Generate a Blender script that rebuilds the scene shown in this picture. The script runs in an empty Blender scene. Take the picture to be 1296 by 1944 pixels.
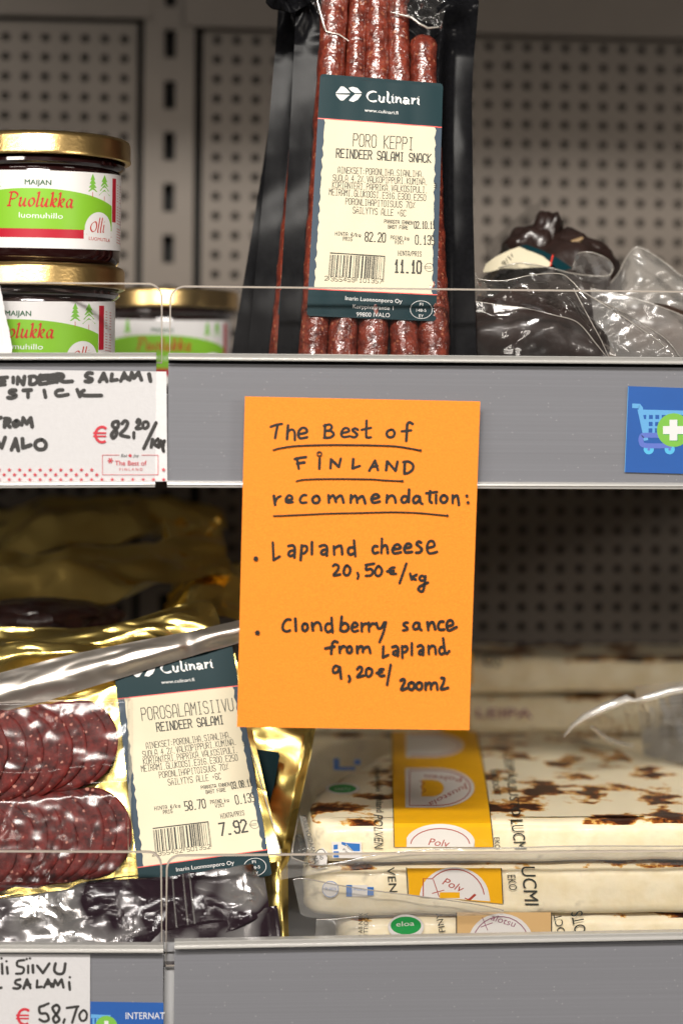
import bpy, bmesh, math, random
from mathutils import Vector, Matrix, noise
random.seed(7)
R = math.radians
sc = bpy.context.scene
col = sc.collection

# ------------------------------------------------------------------ camera, light, exposure
FPX, CX, CY, DIST = 3843.0, 648.0, 770.0, 900.0      # focal length in photo pixels, optical centre, mm to the front plane
YAW, ROLL = R(4.4), R(0.55)
fwd = Vector((math.sin(YAW), math.cos(YAW), 0))
rgt0 = Vector((math.cos(YAW), -math.sin(YAW), 0))
up0 = Vector((0, 0, 1))
rgt = rgt0 * math.cos(ROLL) + up0 * math.sin(ROLL)
upv = up0 * math.cos(ROLL) - rgt0 * math.sin(ROLL)
EYE = -fwd * DIST
cam_d = bpy.data.cameras.new('camera')
cam = bpy.data.objects.new('camera', cam_d); col.objects.link(cam)
cam.matrix_world = Matrix(((rgt.x, upv.x, -fwd.x, EYE.x * .001), (rgt.y, upv.y, -fwd.y, EYE.y * .001),
                           (rgt.z, upv.z, -fwd.z, EYE.z * .001), (0, 0, 0, 1)))
cam_d.sensor_width = 36; cam_d.sensor_fit = 'AUTO'; cam_d.lens = FPX * 36 / 1944
cam_d.shift_y = -(972 - CY) / 1944
cam_d.clip_start = .01; cam_d.clip_end = 60
cam_d.dof.use_dof = True; cam_d.dof.focus_distance = .925; cam_d.dof.aperture_fstop = 4.5; cam_d.dof.aperture_blades = 0
sc.camera = cam
sc.view_settings.view_transform = 'Standard'; sc.view_settings.look = 'None'
sc.view_settings.exposure = 0.0; sc.view_settings.gamma = 1
sc.render.engine = 'CYCLES'
sc.cycles.use_denoising = True
sc.cycles.max_bounces = 10; sc.cycles.transparent_max_bounces = 24
sc.cycles.caustics_reflective = False; sc.cycles.caustics_refractive = False
sc.cycles.sample_clamp_indirect = 6

w = bpy.data.worlds.new('World'); sc.world = w; w.use_nodes = True
bg = w.node_tree.nodes['Background']; bg.inputs[1].default_value = .5
# dim warm surroundings; pale noise patches added for foil and film to reflect
_N = w.node_tree.nodes.new; _L = w.node_tree.links.new
_tc = _N('ShaderNodeTexCoord'); _mp = _N('ShaderNodeMapping'); _mp.inputs['Scale'].default_value = (1, 1, 2.2); _L(_tc.outputs['Generated'], _mp.inputs[0])
_no = _N('ShaderNodeTexNoise'); _no.inputs['Scale'].default_value = 3.2; _no.inputs['Detail'].default_value = 2; _L(_mp.outputs[0], _no.inputs['Vector'])
_cr = _N('ShaderNodeValToRGB'); _e = _cr.color_ramp.elements; _e[0].position = .50; _e[0].color = (.035, .028, .022, 1); _e[1].position = .66; _e[1].color = (.42, .36, .29, 1)
_L(_no.outputs['Fac'], _cr.inputs[0]); _L(_cr.outputs[0], bg.inputs[0])

def lamp(name, loc, target, size, power, color):
    d = bpy.data.lights.new(name, 'AREA'); d.shape = 'RECTANGLE'; d.size, d.size_y = size
    d.energy = power; d.color = color
    o = bpy.data.objects.new(name, d); col.objects.link(o)
    o.location = loc
    o.rotation_euler = (Vector(target) - Vector(loc)).to_track_quat('-Z', 'Y').to_euler()
    return o
lamp('ceiling_lamp', (-.3, -2.05, 1.5), (0, .05, -.1), (1.3, .22), 84, (1, .95, .88))
lamp('ceiling_lamp', (-2.3, -2.8, 1.55), (0, .05, -.1), (1.6, .3), 48, (1, .93, .84))
lamp('ceiling_lamp', (-1.3, -5.6, 1.35), (0, .05, -.1), (1.6, .35), 40, (1, .92, .82))
lamp('ceiling_lamp', (4.0, -4.4, 1.25), (0, .05, -.1), (1.6, .5), 75, (1, .92, .82))

# ------------------------------------------------------------------ pixel geometry of the photograph
def ray(px, py):
    return (fwd + rgt * ((px - CX) / FPX) + upv * (-(py - CY) / FPX))
def P(px, py, Y):
    d = ray(px, py); return EYE + d * ((Y - EYE.y) / d.y)
def PZ(px, py, Z):
    d = ray(px, py); return EYE + d * ((Z - EYE.z) / d.z)
def nz(x, y=0., z=0.): return noise.noise(Vector((x, y, z)))
def fbm(x, y, z=0., o=4):
    s, a = 0, 1.
    for i in range(o): s += a * nz(x, y, z + 7 * i); x *= 2.03; y *= 2.03; a *= .5
    return s
def lerp(a, b, t): return a + (b - a) * t
def sstep(a, b, x):
    t = max(0., min(1., (x - a) / (b - a))); return t * t * (3 - 2 * t)

# ------------------------------------------------------------------ materials
def lin(c):
    if isinstance(c, str):
        v = [int(c[i:i + 2], 16) / 255 for i in (0, 2, 4)]
        return tuple(x / 12.92 if x <= .04045 else ((x + .055) / 1.055) ** 2.4 for x in v)
    return c
MATS = {}
def M(name, c=(.5, .5, .5), rough=.5, metal=0., coat=0., bump=None, var=None, spec=.5, sss=0., stretch=None):
    """principled material; bump=(scale,strength), var=(scale,amount): procedural noise in object space"""
    if name in MATS: return MATS[name]
    m = bpy.data.materials.new(name); m.use_nodes = True; nt = m.node_tree; b = nt.nodes['Principled BSDF']
    c = lin(c)
    b.inputs['Base Color'].default_value = (*c, 1); b.inputs['Roughness'].default_value = rough
    b.inputs['Metallic'].default_value = metal; b.inputs['Coat Weight'].default_value = coat
    b.inputs['Coat Roughness'].default_value = .12; b.inputs['Specular IOR Level'].default_value = spec
    if sss: b.inputs['Subsurface Weight'].default_value = sss; b.inputs['Subsurface Radius'].default_value = (.004, .003, .002)
    tc = nt.nodes.new('ShaderNodeTexCoord'); vec = tc.outputs['Object']
    if stretch:
        mp = nt.nodes.new('ShaderNodeMapping'); mp.inputs['Scale'].default_value = stretch
        nt.links.new(vec, mp.inputs['Vector']); vec = mp.outputs['Vector']
    if var:
        n = nt.nodes.new('ShaderNodeTexNoise'); n.inputs['Scale'].default_value = var[0]; n.inputs['Detail'].default_value = 5
        nt.links.new(vec, n.inputs['Vector'])
        r = nt.nodes.new('ShaderNodeMapRange'); r.inputs[1].default_value = .25; r.inputs[2].default_value = .75
        r.inputs[3].default_value = 1 - var[1]; r.inputs[4].default_value = 1 + var[1]
        nt.links.new(n.outputs['Fac'], r.inputs[0])
        mx = nt.nodes.new('ShaderNodeVectorMath'); mx.operation = 'SCALE'; mx.inputs[0].default_value = c
        nt.links.new(r.outputs[0], mx.inputs['Scale']); nt.links.new(mx.outputs[0], b.inputs['Base Color'])
    if bump:
        n = nt.nodes.new('ShaderNodeTexNoise'); n.inputs['Scale'].default_value = bump[0]; n.inputs['Detail'].default_value = bump[2] if len(bump) > 2 else 3
        nt.links.new(vec, n.inputs['Vector'])
        bp = nt.nodes.new('ShaderNodeBump'); bp.inputs['Strength'].default_value = bump[1]; bp.inputs['Distance'].default_value = .002
        nt.links.new(n.outputs['Fac'], bp.inputs['Height']); nt.links.new(bp.outputs[0], b.inputs['Normal'])
    MATS[name] = m; return m
def FILM(name, tint=(1, 1, 1), gloss=.1, haze=.04, rough=.08, bump=None, hazecol=(.8, .8, .8), top=.35):
    """clear plastic: transparent, a fresnel gloss and a little milkiness"""
    if name in MATS: return MATS[name]
    m = bpy.data.materials.new(name); m.use_nodes = True; nt = m.node_tree; nt.nodes.clear(); N = nt.nodes.new; L = nt.links.new
    out = N('ShaderNodeOutputMaterial'); t = N('ShaderNodeBsdfTransparent'); t.inputs[0].default_value = (*tint, 1)
    d = N('ShaderNodeBsdfDiffuse'); d.inputs[0].default_value = (*hazecol, 1)
    g = N('ShaderNodeBsdfGlossy'); g.inputs['Roughness'].default_value = rough
    m1 = N('ShaderNodeMixShader'); m1.inputs[0].default_value = haze; L(t.outputs[0], m1.inputs[1]); L(d.outputs[0], m1.inputs[2])
    lw = N('ShaderNodeLayerWeight'); lw.inputs[0].default_value = .35
    mr = N('ShaderNodeMapRange'); mr.inputs[3].default_value = gloss; mr.inputs[4].default_value = min(1, gloss + top)
    L(lw.outputs['Fresnel'], mr.inputs[0])
    m2 = N('ShaderNodeMixShader'); L(mr.outputs[0], m2.inputs[0]); L(m1.outputs[0], m2.inputs[1]); L(g.outputs[0], m2.inputs[2])
    if bump:
        tc = N('ShaderNodeTexCoord'); n = N('ShaderNodeTexNoise'); n.inputs['Scale'].default_value = bump[0]; n.inputs['Detail'].default_value = 3
        L(tc.outputs['Object'], n.inputs['Vector']); bp = N('ShaderNodeBump'); bp.inputs['Strength'].default_value = bump[1]; bp.inputs['Distance'].default_value = .002
        L(n.outputs['Fac'], bp.inputs['Height']); L(bp.outputs[0], g.inputs['Normal']); L(bp.outputs[0], lw.inputs['Normal'])
    L(m2.outputs[0], out.inputs[0]); MATS[name] = m; return m

# ------------------------------------------------------------------ mesh collector (mm in, metres out)
class MB:
    def __init__(s): s.v, s.f, s.m, s.mats = [], [], [], []
    def mi(s, m):
        if m not in s.mats: s.mats.append(m)
        return s.mats.index(m)
    def add(s, vs, fs, m):
        k = len(s.v); i = s.mi(m); s.v += [Vector(a) for a in vs]
        s.f += [tuple(k + j for j in f) for f in fs]; s.m += [i] * len(fs)
        return s
    def grid(s, fn, nu, nv, m, flip=False):
        vs = [fn(i / nu, j / nv) for j in range(nv + 1) for i in range(nu + 1)]
        fs = []
        for j in range(nv):
            for i in range(nu):
                a = j * (nu + 1) + i; q = (a, a + 1, a + nu + 2, a + nu + 1); fs.append(q[::-1] if flip else q)
        return s.add(vs, fs, m)
    def extrude(s, prof, A, B, m, close=True, ends=True):
        """prof: (y,z) offsets, swept from A to B"""
        n = len(prof); vs = [A + Vector((0, y, z)) for y, z in prof] + [B + Vector((0, y, z)) for y, z in prof]
        fs = [(i, (i + 1) % n, n + (i + 1) % n, n + i) for i in range(n if close else n - 1)]
        if ends and close: fs += [tuple(range(n))[::-1], tuple(range(n, 2 * n))]
        return s.add(vs, fs, m)
    def lathe(s, prof, m, n=72, a0=0., a1=2 * math.pi):
        full = abs(a1 - a0 - 2 * math.pi) < 1e-6; k = n if full else n + 1
        vs = [Vector((r * math.sin(a0 + (a1 - a0) * i / n), -r * math.cos(a0 + (a1 - a0) * i / n), z)) for r, z in prof for i in range(k)]
        fs = []
        for j in range(len(prof) - 1):
            for i in range(n): fs.append((j * k + i, j * k + (i + 1) % k, (j + 1) * k + (i + 1) % k, (j + 1) * k + i))
        return s.add(vs, fs, m)
    def build(s, name, parent=None, smooth=None, loc=None):
        off = Vector((0, 0, 0))
        if parent is not None:
            p = parent
            while p is not None: off += p.location * 1000; p = p.parent
        if loc is not None: off = loc
        me = bpy.data.meshes.new(name)
        me.from_pydata([(v - off) * .001 for v in s.v], [], s.f)
        for m in s.mats: me.materials.append(m)
        me.polygons.foreach_set('material_index', s.m)
        if smooth is not None:
            me.polygons.foreach_set('use_smooth', [True] * len(s.f)); me.set_sharp_from_angle(angle=R(smooth))
        me.update()
        o = bpy.data.objects.new(name, me); col.objects.link(o)
        if parent is not None: o.parent = parent
        elif loc is not None: o.location = loc * .001
        return o
def thing(name, label, cat, loc, group=None):
    o = bpy.data.objects.new(name, None); o.empty_display_size = .01; col.objects.link(o)
    o.location = Vector(loc) * .001; tag(o, label, cat, group); return o
def tag(o, label=None, cat=None, group=None, kind=None):
    if label: o['label'] = label
    if cat: o['category'] = cat
    if group: o['group'] = group
    if kind: o['kind'] = kind
    return o
def copy_tree(o, parent=None):
    c = o.copy(); col.objects.link(c)
    if parent is not None: c.parent = parent
    for ch in list(o.children): copy_tree(ch, c)
    return c

# ------------------------------------------------------------------ drawing on surfaces
class Surf:
    """a plane through three photo points at known depths, with an optional relief"""
    def __init__(s, a, b, c, bump=None):
        s.o = a; n = (b - a).cross(c - a).normalized()
        if n.dot(fwd) > 0: n = -n
        s.n = n; s.bump = bump
    def at(s, px, py, off=0.):
        d = ray(px, py); p = EYE + d * ((s.o - EYE).dot(s.n) / d.dot(s.n))
        return p + s.n * (off + (s.bump(px, py) if s.bump else 0.))
def lifted(s, d):
    q = Surf.__new__(Surf); q.o = s.o + s.n * d; q.n = s.n; q.bump = s.bump; return q
class Pen:
    """collects flat artwork of one label; at(x,y,off) maps artwork coordinates to space"""
    def __init__(s, mb, at): s.mb, s.at, s.k = mb, at, 0
    def lift(s, off): s.k += 1; return off + .0015 * s.k
    def band(s, A, B, m, off=.05, n=1):
        """fills between two polylines of equal length"""
        off = s.lift(off); k = len(A)
        vs = [s.at(lerp(a[0], b[0], j / n), lerp(a[1], b[1], j / n), off) for j in range(n + 1) for a, b in zip(A, B)]
        fs = [(j * k + i, j * k + i + 1, (j + 1) * k + i + 1, (j + 1) * k + i) for j in range(n) for i in range(k - 1)]
        s.mb.add(vs, fs, m)
    def rect(s, x0, y0, x1, y1, m, off=.05, nx=1, ny=1):
        s.band([(lerp(x0, x1, i / nx), y0) for i in range(nx + 1)], [(lerp(x0, x1, i / nx), y1) for i in range(nx + 1)], m, off, ny)
    def quad(s, a, b, c, d, m, off=.05, nx=8, ny=8):
        s.band([(lerp(a[0], b[0], i / nx), lerp(a[1], b[1], i / nx)) for i in range(nx + 1)],
               [(lerp(d[0], c[0], i / nx), lerp(d[1], c[1], i / nx)) for i in range(nx + 1)], m, off, ny)
    def poly(s, pts, m, off=.06):
        off = s.lift(off); s.mb.add([s.at(x, y, off) for x, y in pts], [tuple(range(len(pts)))], m)
    def disc(s, x, y, rx, m, off=.06, ry=None, n=28):
        ry = ry or rx; s.poly([(x + rx * math.cos(i * 2 * math.pi / n), y + ry * math.sin(i * 2 * math.pi / n)) for i in range(n)], m, off)
    def stroke(s, pts, wd, m, off=.07, smooth=True, nib=None, cap=True, steps=6):
        """a pen line; nib=(angle, thin/thick) gives a broad-pen line"""
        if smooth and len(pts) > 2:
            q = [pts[0]] + list(pts) + [pts[-1]]; o = []
            if pts[0] == pts[-1]: q[0] = pts[-2]; q[-1] = pts[1]
            for i in range(1, len(q) - 2):
                for t in range(steps):
                    t /= steps; r = []
                    for c in (0, 1):
                        a, b, d, e = q[i - 1][c], q[i][c], q[i + 1][c], q[i + 2][c]
                        r.append(.5 * (2 * b + (d - a) * t + (2 * a - 5 * b + 4 * d - e) * t * t + (3 * b - a - 3 * d + e) * t ** 3))
                    o.append(tuple(r))
            o.append(pts[-1]); pts = o
        off = s.lift(off); n = len(pts); vs = []; fs = []
        for i, (x, y) in enumerate(pts):
            a, b = pts[max(0, i - 1)], pts[min(n - 1, i + 1)]
            dx, dy = b[0] - a[0], b[1] - a[1]; l = math.hypot(dx, dy) or 1; dx /= l; dy /= l
            hw = wd / 2
            if nib: hw *= nib[1] + (1 - nib[1]) * abs(math.sin(math.atan2(dy, dx) - nib[0]))
            vs += [s.at(x - dy * hw, y + dx * hw, off), s.at(x + dy * hw, y - dx * hw, off)]
        fs = [(2 * i, 2 * i + 2, 2 * i + 3, 2 * i + 1) for i in range(n - 1)]
        s.mb.add(vs, fs, m)
        if cap and not nib:
            for i in (0, -1): s.disc(pts[i][0], pts[i][1], wd / 2 * (1.0 if i == 0 else .95), m, off - .0015 * s.k, n=12)
    def strokes(s, data, wd, m, xf=lambda x, y: (x, y), **k):
        for st in data: s.stroke([xf(*p) for p in st], wd * random.uniform(.92, 1.08), m, **k)
    def text(s, t, p0, p1, h, m, off=.07, shear=0., wscale=True):
        """outline lettering fitted between two points, cap height h"""
        vs, fs, wd = glyphs(t); off = s.lift(off)
        dx, dy = p1[0] - p0[0], p1[1] - p0[1]; l = math.hypot(dx, dy); ux, uy = dy / l * h, -dx / l * h
        o = []
        for x, y in vs:
            x = x / wd + shear * y * h / l; o.append(s.at(p0[0] + dx * x + ux * y, p0[1] + dy * x + uy * y, off))
        s.mb.add(o, fs, m)
    def thermal(s, t, p0, p1, h, wd, m, off=.07):
        """till-printer lettering: straight strokes on a 4 x 6 grid"""
        dx, dy = p1[0] - p0[0], p1[1] - p0[1]; l = math.hypot(dx, dy); ux, uy = dy / l * h, -dx / l * h
        n = len(t) * 5.6 - 1.6; off = s.lift(off); vs, fs = [], []
        for i, ch in enumerate(t):
            for ln in THERM.get(ch, '').split(';'):
                pp = [(int(a[0]), int(a[1])) for a in ln.split()]
                qq = []
                for gx, gy in pp:
                    x = (i * 5.6 + gx) / n; y = gy / 6; qq.append((p0[0] + dx * x + ux * y, p0[1] + dy * x + uy * y))
                if len(qq) == 1: qq.append((qq[0][0] + wd * .9, qq[0][1]))
                for a, b in zip(qq, qq[1:]):
                    ex, ey = b[0] - a[0], b[1] - a[1]; k = math.hypot(ex, ey) or 1; ex *= wd / 2 / k; ey *= wd / 2 / k
                    j = len(vs)
                    for X, Y in ((a[0] - ex + ey, a[1] - ey - ex), (b[0] + ex + ey, b[1] + ey - ex), (b[0] + ex - ey, b[1] + ey + ex), (a[0] - ex - ey, a[1] - ey + ex)):
                        vs.append(s.at(X, Y, off + .0004 * (j % 7)))
                    fs.append((j, j + 1, j + 2, j + 3))
        s.mb.add(vs, fs, m)
THERM = {'A': '00 04 16 36 44 40;02 42', 'B': '00 06 36 45 44 33 42 41 30 00;03 33', 'C': '41 30 10 01 05 16 36 45', 'D': '00 06 26 44 42 20 00',
 'E': '46 06 00 40;03 33', 'F': '46 06 00;03 33', 'G': '45 36 16 05 01 10 30 41 43 23', 'H': '00 06;40 46;03 43', 'I': '10 30;16 36;20 26',
 'K': '00 06;46 03 40', 'L': '06 00 40', 'M': '00 06 23 46 40', 'N': '00 06 40 46', 'O': '10 01 05 16 36 45 41 30 10', 'P': '00 06 36 45 44 33 03',
 'R': '00 06 36 45 44 33 03;23 40', 'S': '01 10 30 41 42 33 13 04 05 16 36 45', 'T': '06 46;26 20', 'U': '06 01 10 30 41 46', 'V': '06 20 46',
 'Y': '06 23 46;23 20', 'Ä': '00 03 14 34 43 40;02 42;16;36', 'Ö': '10 01 03 14 34 43 41 30 10;16;36', '0': '10 01 05 16 36 45 41 30 10',
 '1': '10 30;20 26 14', '2': '05 16 36 45 44 00 40', '3': '05 16 36 45 44 33 42 41 30 10 01;33 13', '4': '30 36 02 42', '5': '46 06 03 33 42 41 30 00',
 '6': '45 36 16 05 01 10 30 41 42 33 03', '7': '06 46 10', '8': '10 01 02 13 04 05 16 36 45 44 33 42 41 30 10;13 33', '9': '01 10 30 41 45 36 16 05 04 13 43',
 '.': '10 20', ':': '11 21;14 24', '/': '00 46', '%': '00 46;05 15;31 41', '+': '22 24;13 33', ' ': '', 'k': '00 06;34 02 30', 'g': '43 14 03 02 11 41;44 40 30 10',
 '€': '45 36 26 15 11 20 30 41;03 33;02 32', 'v': '04 20 44', ',': '20 11'}
_gl = {}
def glyphs(t):
    if t in _gl: return _gl[t]
    c = bpy.data.curves.new('lettering', 'FONT'); c.body = t; c.size = 1; c.resolution_u = 3; c.offset = 0
    o = bpy.data.objects.new('lettering', c); col.objects.link(o)
    dg = bpy.context.evaluated_depsgraph_get(); me = bpy.data.meshes.new_from_object(o.evaluated_get(dg))
    x0 = min(v.co.x for v in me.vertices); x1 = max(v.co.x for v in me.vertices)
    vs = [((v.co.x - x0), v.co.y / .686) for v in me.vertices]; fs = [tuple(p.vertices) for p in me.polygons]
    bpy.data.objects.remove(o); bpy.data.curves.remove(c); bpy.data.meshes.remove(me)
    _gl[t] = (vs, fs, x1 - x0); return _gl[t]
def crop(ox, oy, s): return lambda x, y: (ox + x / s, oy + y / s)
def lineup(n): return [i / n for i in range(n + 1)]
# ------------------------------------------------------------------ shared materials
INK = M('black_ink', '17140f', .55)
PANEL = M('painted_panel', (.128, .106, .087), .42, .0, 0, (40, .03), (30, .06))
DARK = M('dark_void', (.012, .012, .012), .9)
FACE = M('grey_rail_plastic', (.205, .209, .232), .38, 0, .25, (260, .05), (70, .07), stretch=(.04, 1, 14))
def dusty(m, amt, scale=420):
    nt = m.node_tree; b = nt.nodes['Principled BSDF']; N = nt.nodes.new; L = nt.links.new; src = b.inputs['Base Color'].links[0].from_socket
    tc = N('ShaderNodeTexCoord'); v = N('ShaderNodeTexVoronoi'); v.inputs['Scale'].default_value = scale; L(tc.outputs['Object'], v.inputs['Vector'])
    s = N('ShaderNodeSeparateColor'); L(v.outputs['Color'], s.inputs[0])
    a = N('ShaderNodeMath'); a.operation = 'GREATER_THAN'; a.inputs[1].default_value = .955; L(s.outputs[0], a.inputs[0])
    d = N('ShaderNodeMapRange'); d.inputs[1].default_value = .10; d.inputs[2].default_value = .28; d.inputs[3].default_value = amt; d.inputs[4].default_value = 0; L(v.outputs['Distance'], d.inputs[0])
    q = N('ShaderNodeMath'); q.operation = 'MULTIPLY'; L(a.outputs[0], q.inputs[0]); L(d.outputs[0], q.inputs[1])
    x = N('ShaderNodeMix'); x.data_type = 'RGBA'; L(q.outputs[0], x.inputs[0]); L(src, x.inputs[6]); x.inputs[7].default_value = (.75, .73, .7, 1); L(x.outputs[2], b.inputs['Base Color'])
dusty(FACE, .35, 800)
LIP = M('silver_lip_plastic', (.56, .55, .53), .22, .35, .3, None, (60, .05), stretch=(.1, 1, 6))
COVER = FILM('clear_cover', (.95, .95, .955), .015, .03, .16, (120, .06))
GUARD = FILM('clear_guard', (.975, .975, .98), .002, .0015, .03, None, (.8, .8, .8), .3)
EDGE = bpy.data.materials.new('guard_cut_edge'); EDGE.use_nodes = True          # sawn acrylic edge: lets light through
_n = EDGE.node_tree; _n.nodes.clear(); _o = _n.nodes.new('ShaderNodeOutputMaterial'); _t = _n.nodes.new('ShaderNodeBsdfTranslucent'); _d = _n.nodes.new('ShaderNodeBsdfDiffuse'); _x = _n.nodes.new('ShaderNodeMixShader')
_t.inputs[0].default_value = _d.inputs[0].default_value = (.74, .67, .60, 1); _x.inputs[0].default_value = .4
_n.links.new(_t.outputs[0], _x.inputs[1]); _n.links.new(_d.outputs[0], _x.inputs[2]); _n.links.new(_x.outputs[0], _o.inputs[0])
PAPER = M('white_card', (.69, .68, .69), .6, 0, 0, (900, .06), (500, .03))
RED = M('print_red', 'd31f36', .5)
MARK = M('marker_ink', '24211f', .6, 0, 0, None, (600, .35))

# ------------------------------------------------------------------ the cabinet behind the goods
WY = 400.0
def perforated(name, label, x0, x1, ptop, pbot, hole0, loc_label=None):
    """metal sheet with round holes, pitch 12.5 mm, and a black void behind"""
    g = P(*hole0, WY); pit, rad, k = 12.5, 2.75, 10
    xa, xb = P(x0, 300, WY).x, P(x1, 300, WY).x
    zt, zb = P(hole0[0], ptop, WY).z, P(hole0[0], pbot, WY).z
    mb = MB()
    i0, i1 = math.ceil((xa + 6 - g.x) / pit), math.floor((xb - 6 - g.x) / pit)
    j0, j1 = math.ceil((zb + 6 - g.z) / pit), math.floor((zt - 6 - g.z) / pit)
    h = pit / 2
    sq = []
    for q in range(k):
        a = 2 * math.pi * q / k + math.pi / k; c, s_ = math.cos(a), math.sin(a); f = h / max(abs(c), abs(s_)); sq.append((c * f, s_ * f))
    # corners of the cell are added so that cells tile
    ring = sorted([(math.atan2(y, x), x, y) for x, y in sq] + [(math.atan2(y, x), x, y) for x, y in ((h, h), (-h, h), (-h, -h), (h, -h))])
    n = len(ring)
    for i in range(i0, i1 + 1):
        for j in range(j0, j1 + 1):
            cx, cz = g.x + i * pit, g.z + j * pit
            vs = [(cx + x, WY, cz + y) for _, x, y in ring] + [(cx + rad * math.cos(a), WY, cz + rad * math.sin(a)) for a, _, _ in ring] \
               + [(cx + rad * math.cos(a), WY + 1.5, cz + rad * math.sin(a)) for a, _, _ in ring]
            fs = [(q, (q + 1) % n, n + (q + 1) % n, n + q) for q in range(n)] + [(n + q, n + (q + 1) % n, 2 * n + (q + 1) % n, 2 * n + q) for q in range(n)]
            mb.add(vs, fs, PANEL)
    X0, X1, Z0, Z1 = g.x + (i0 - .5) * pit, g.x + (i1 + .5) * pit, g.z + (j0 - .5) * pit, g.z + (j1 + .5) * pit
    for a, b, c, d in ((xa, X0, zb, zt), (X1, xb, zb, zt), (X0, X1, Z1, zt), (X0, X1, zb, Z0)):
        mb.add([(a, WY, c), (b, WY, c), (b, WY, d), (a, WY, d)], [(0, 1, 2, 3)], PANEL)
    mb.add([(xa, WY, zt), (xb, WY, zt), (xb, WY + 6, zt), (xa, WY + 6, zt)], [(0, 1, 2, 3)], PANEL)
    for xx in (xa, xb): mb.add([(xx, WY, zt), (xx, WY, zb), (xx, WY + 6, zb), (xx, WY + 6, zt)], [(0, 1, 2, 3)], PANEL)
    mb.add([(xa, WY + 7, zb), (xb, WY + 7, zb), (xb, WY + 7, zt), (xa, WY + 7, zt)], [(0, 1, 2, 3)], DARK)
    return tag(mb.build(name, loc=Vector(((xa + xb) / 2, WY, zb))), label, 'back panel')
perforated('perforated_panel', 'narrow perforated grey back panel behind the jam jars, left of the slotted post', -120, 259, 44, 1560, (237, 74.5))
perforated('perforated_panel', 'wide perforated grey back panel right of the slotted post, behind the black packs', 384, 1460, 58, 1560, (927.5, 88))

def box(mb, a, b, m):
    x0, y0, z0 = a; x1, y1, z1 = b
    mb.add([(x0, y0, z0), (x1, y0, z0), (x1, y1, z0), (x0, y1, z0), (x0, y0, z1), (x1, y0, z1), (x1, y1, z1), (x0, y1, z1)],
           [(0, 1, 5, 4), (1, 2, 6, 5), (2, 3, 7, 6), (3, 0, 4, 7), (4, 5, 6, 7), (3, 2, 1, 0)], m); return mb
# slotted upright post
mb = MB(); px0, px1 = P(272, 300, 394).x, P(368, 300, 394).x; zt, zb = P(320, -60, 394).z, P(320, 1560, 394).z
sx = P(321, 300, 394).x; sw = 3.6
zs = zt
def strip(xa, xb, za, zb_): box(mb, (xa, 394, zb_), (xb, 399, za), PANEL)
strip(px0, sx - sw, zt, zb); strip(sx + sw, px1, zt, zb)
ys = [-42 + 97.5 * i for i in range(16)]
prev = zt
for y in ys:
    a, b = P(320, y, 394).z, P(320, y + 54, 394).z
    if prev > a: strip(sx - sw, sx + sw, prev, a)
    prev = b
strip(sx - sw, sx + sw, prev, zb)
box(mb, (sx - 9, 404, zb), (sx + 9, 405, zt), DARK)
tag(mb.build('slotted_post', loc=Vector((sx, 394, zb))), 'grey vertical shelf post with a row of dark slots, between the two back panels', 'shelf post')
mb = MB()
for x0, x1, yy in ((-140, 290, 44), (352, 1480, 58)):
    a, b = P(x0, 0, 391).x, P(x1, 0, 391).x; z = P(600, yy - 2, 391).z
    mb.extrude([(0, 0), (0, 90), (10, 90), (10, 3), (4, 3), (4, 0)], Vector((a, 391, z)), Vector((b, 391, z)), PANEL)
tag(mb.build('panel_header', loc=Vector((0, 391, P(600, 50, 391).z))), 'plain grey metal band across the top above the holes of the back panels', 'panel band')
mb = MB(); box(mb, (-420, 409, -330), (420, 411, 330), DARK); tag(mb.build('wall'), kind='structure')

SHELF = M('white_enamel', (.52, .52, .53), .45, 0, 0, None, (20, .05))
def shelf(name, z, label):
    t = thing(name, label, 'shelf', (0, 8, z))
    m = MB(); box(m, (-400, 14, z - 22), (400, 398, z), SHELF); m.build('shelf_plate', t)
    m = MB(); box(m, (-400, 11, z - 36), (400, 13.5, z - 1), SHELF); m.build('front_flange', t)
    return t
ZU, ZL, ZT = 4.4, -257.0, 400.0
shelf('shelf', ZU, 'upper metal shelf carrying the jars and black packs, edge on behind its rails')
lower_shelf = shelf('shelf', ZL, 'lower metal shelf carrying the gold packs and cheeses, behind its grey rails')
m = MB(); box(m, (P(312, 1800, 9).x, 9, P(320, 1990, 9).z), (P(336, 1800, 9).x, 10.5, P(320, 1812, 9).z), SHELF); box(m, (P(312, 1800, 9).x, 8.6, P(320, 1806, 9).z), (P(336, 1800, 9).x, 10.5, P(320, 1790, 9).z), SHELF); m.build('end_bracket', lower_shelf)
shelf('shelf', ZT, 'topmost metal shelf above the picture, shading the upper back panels')

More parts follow.
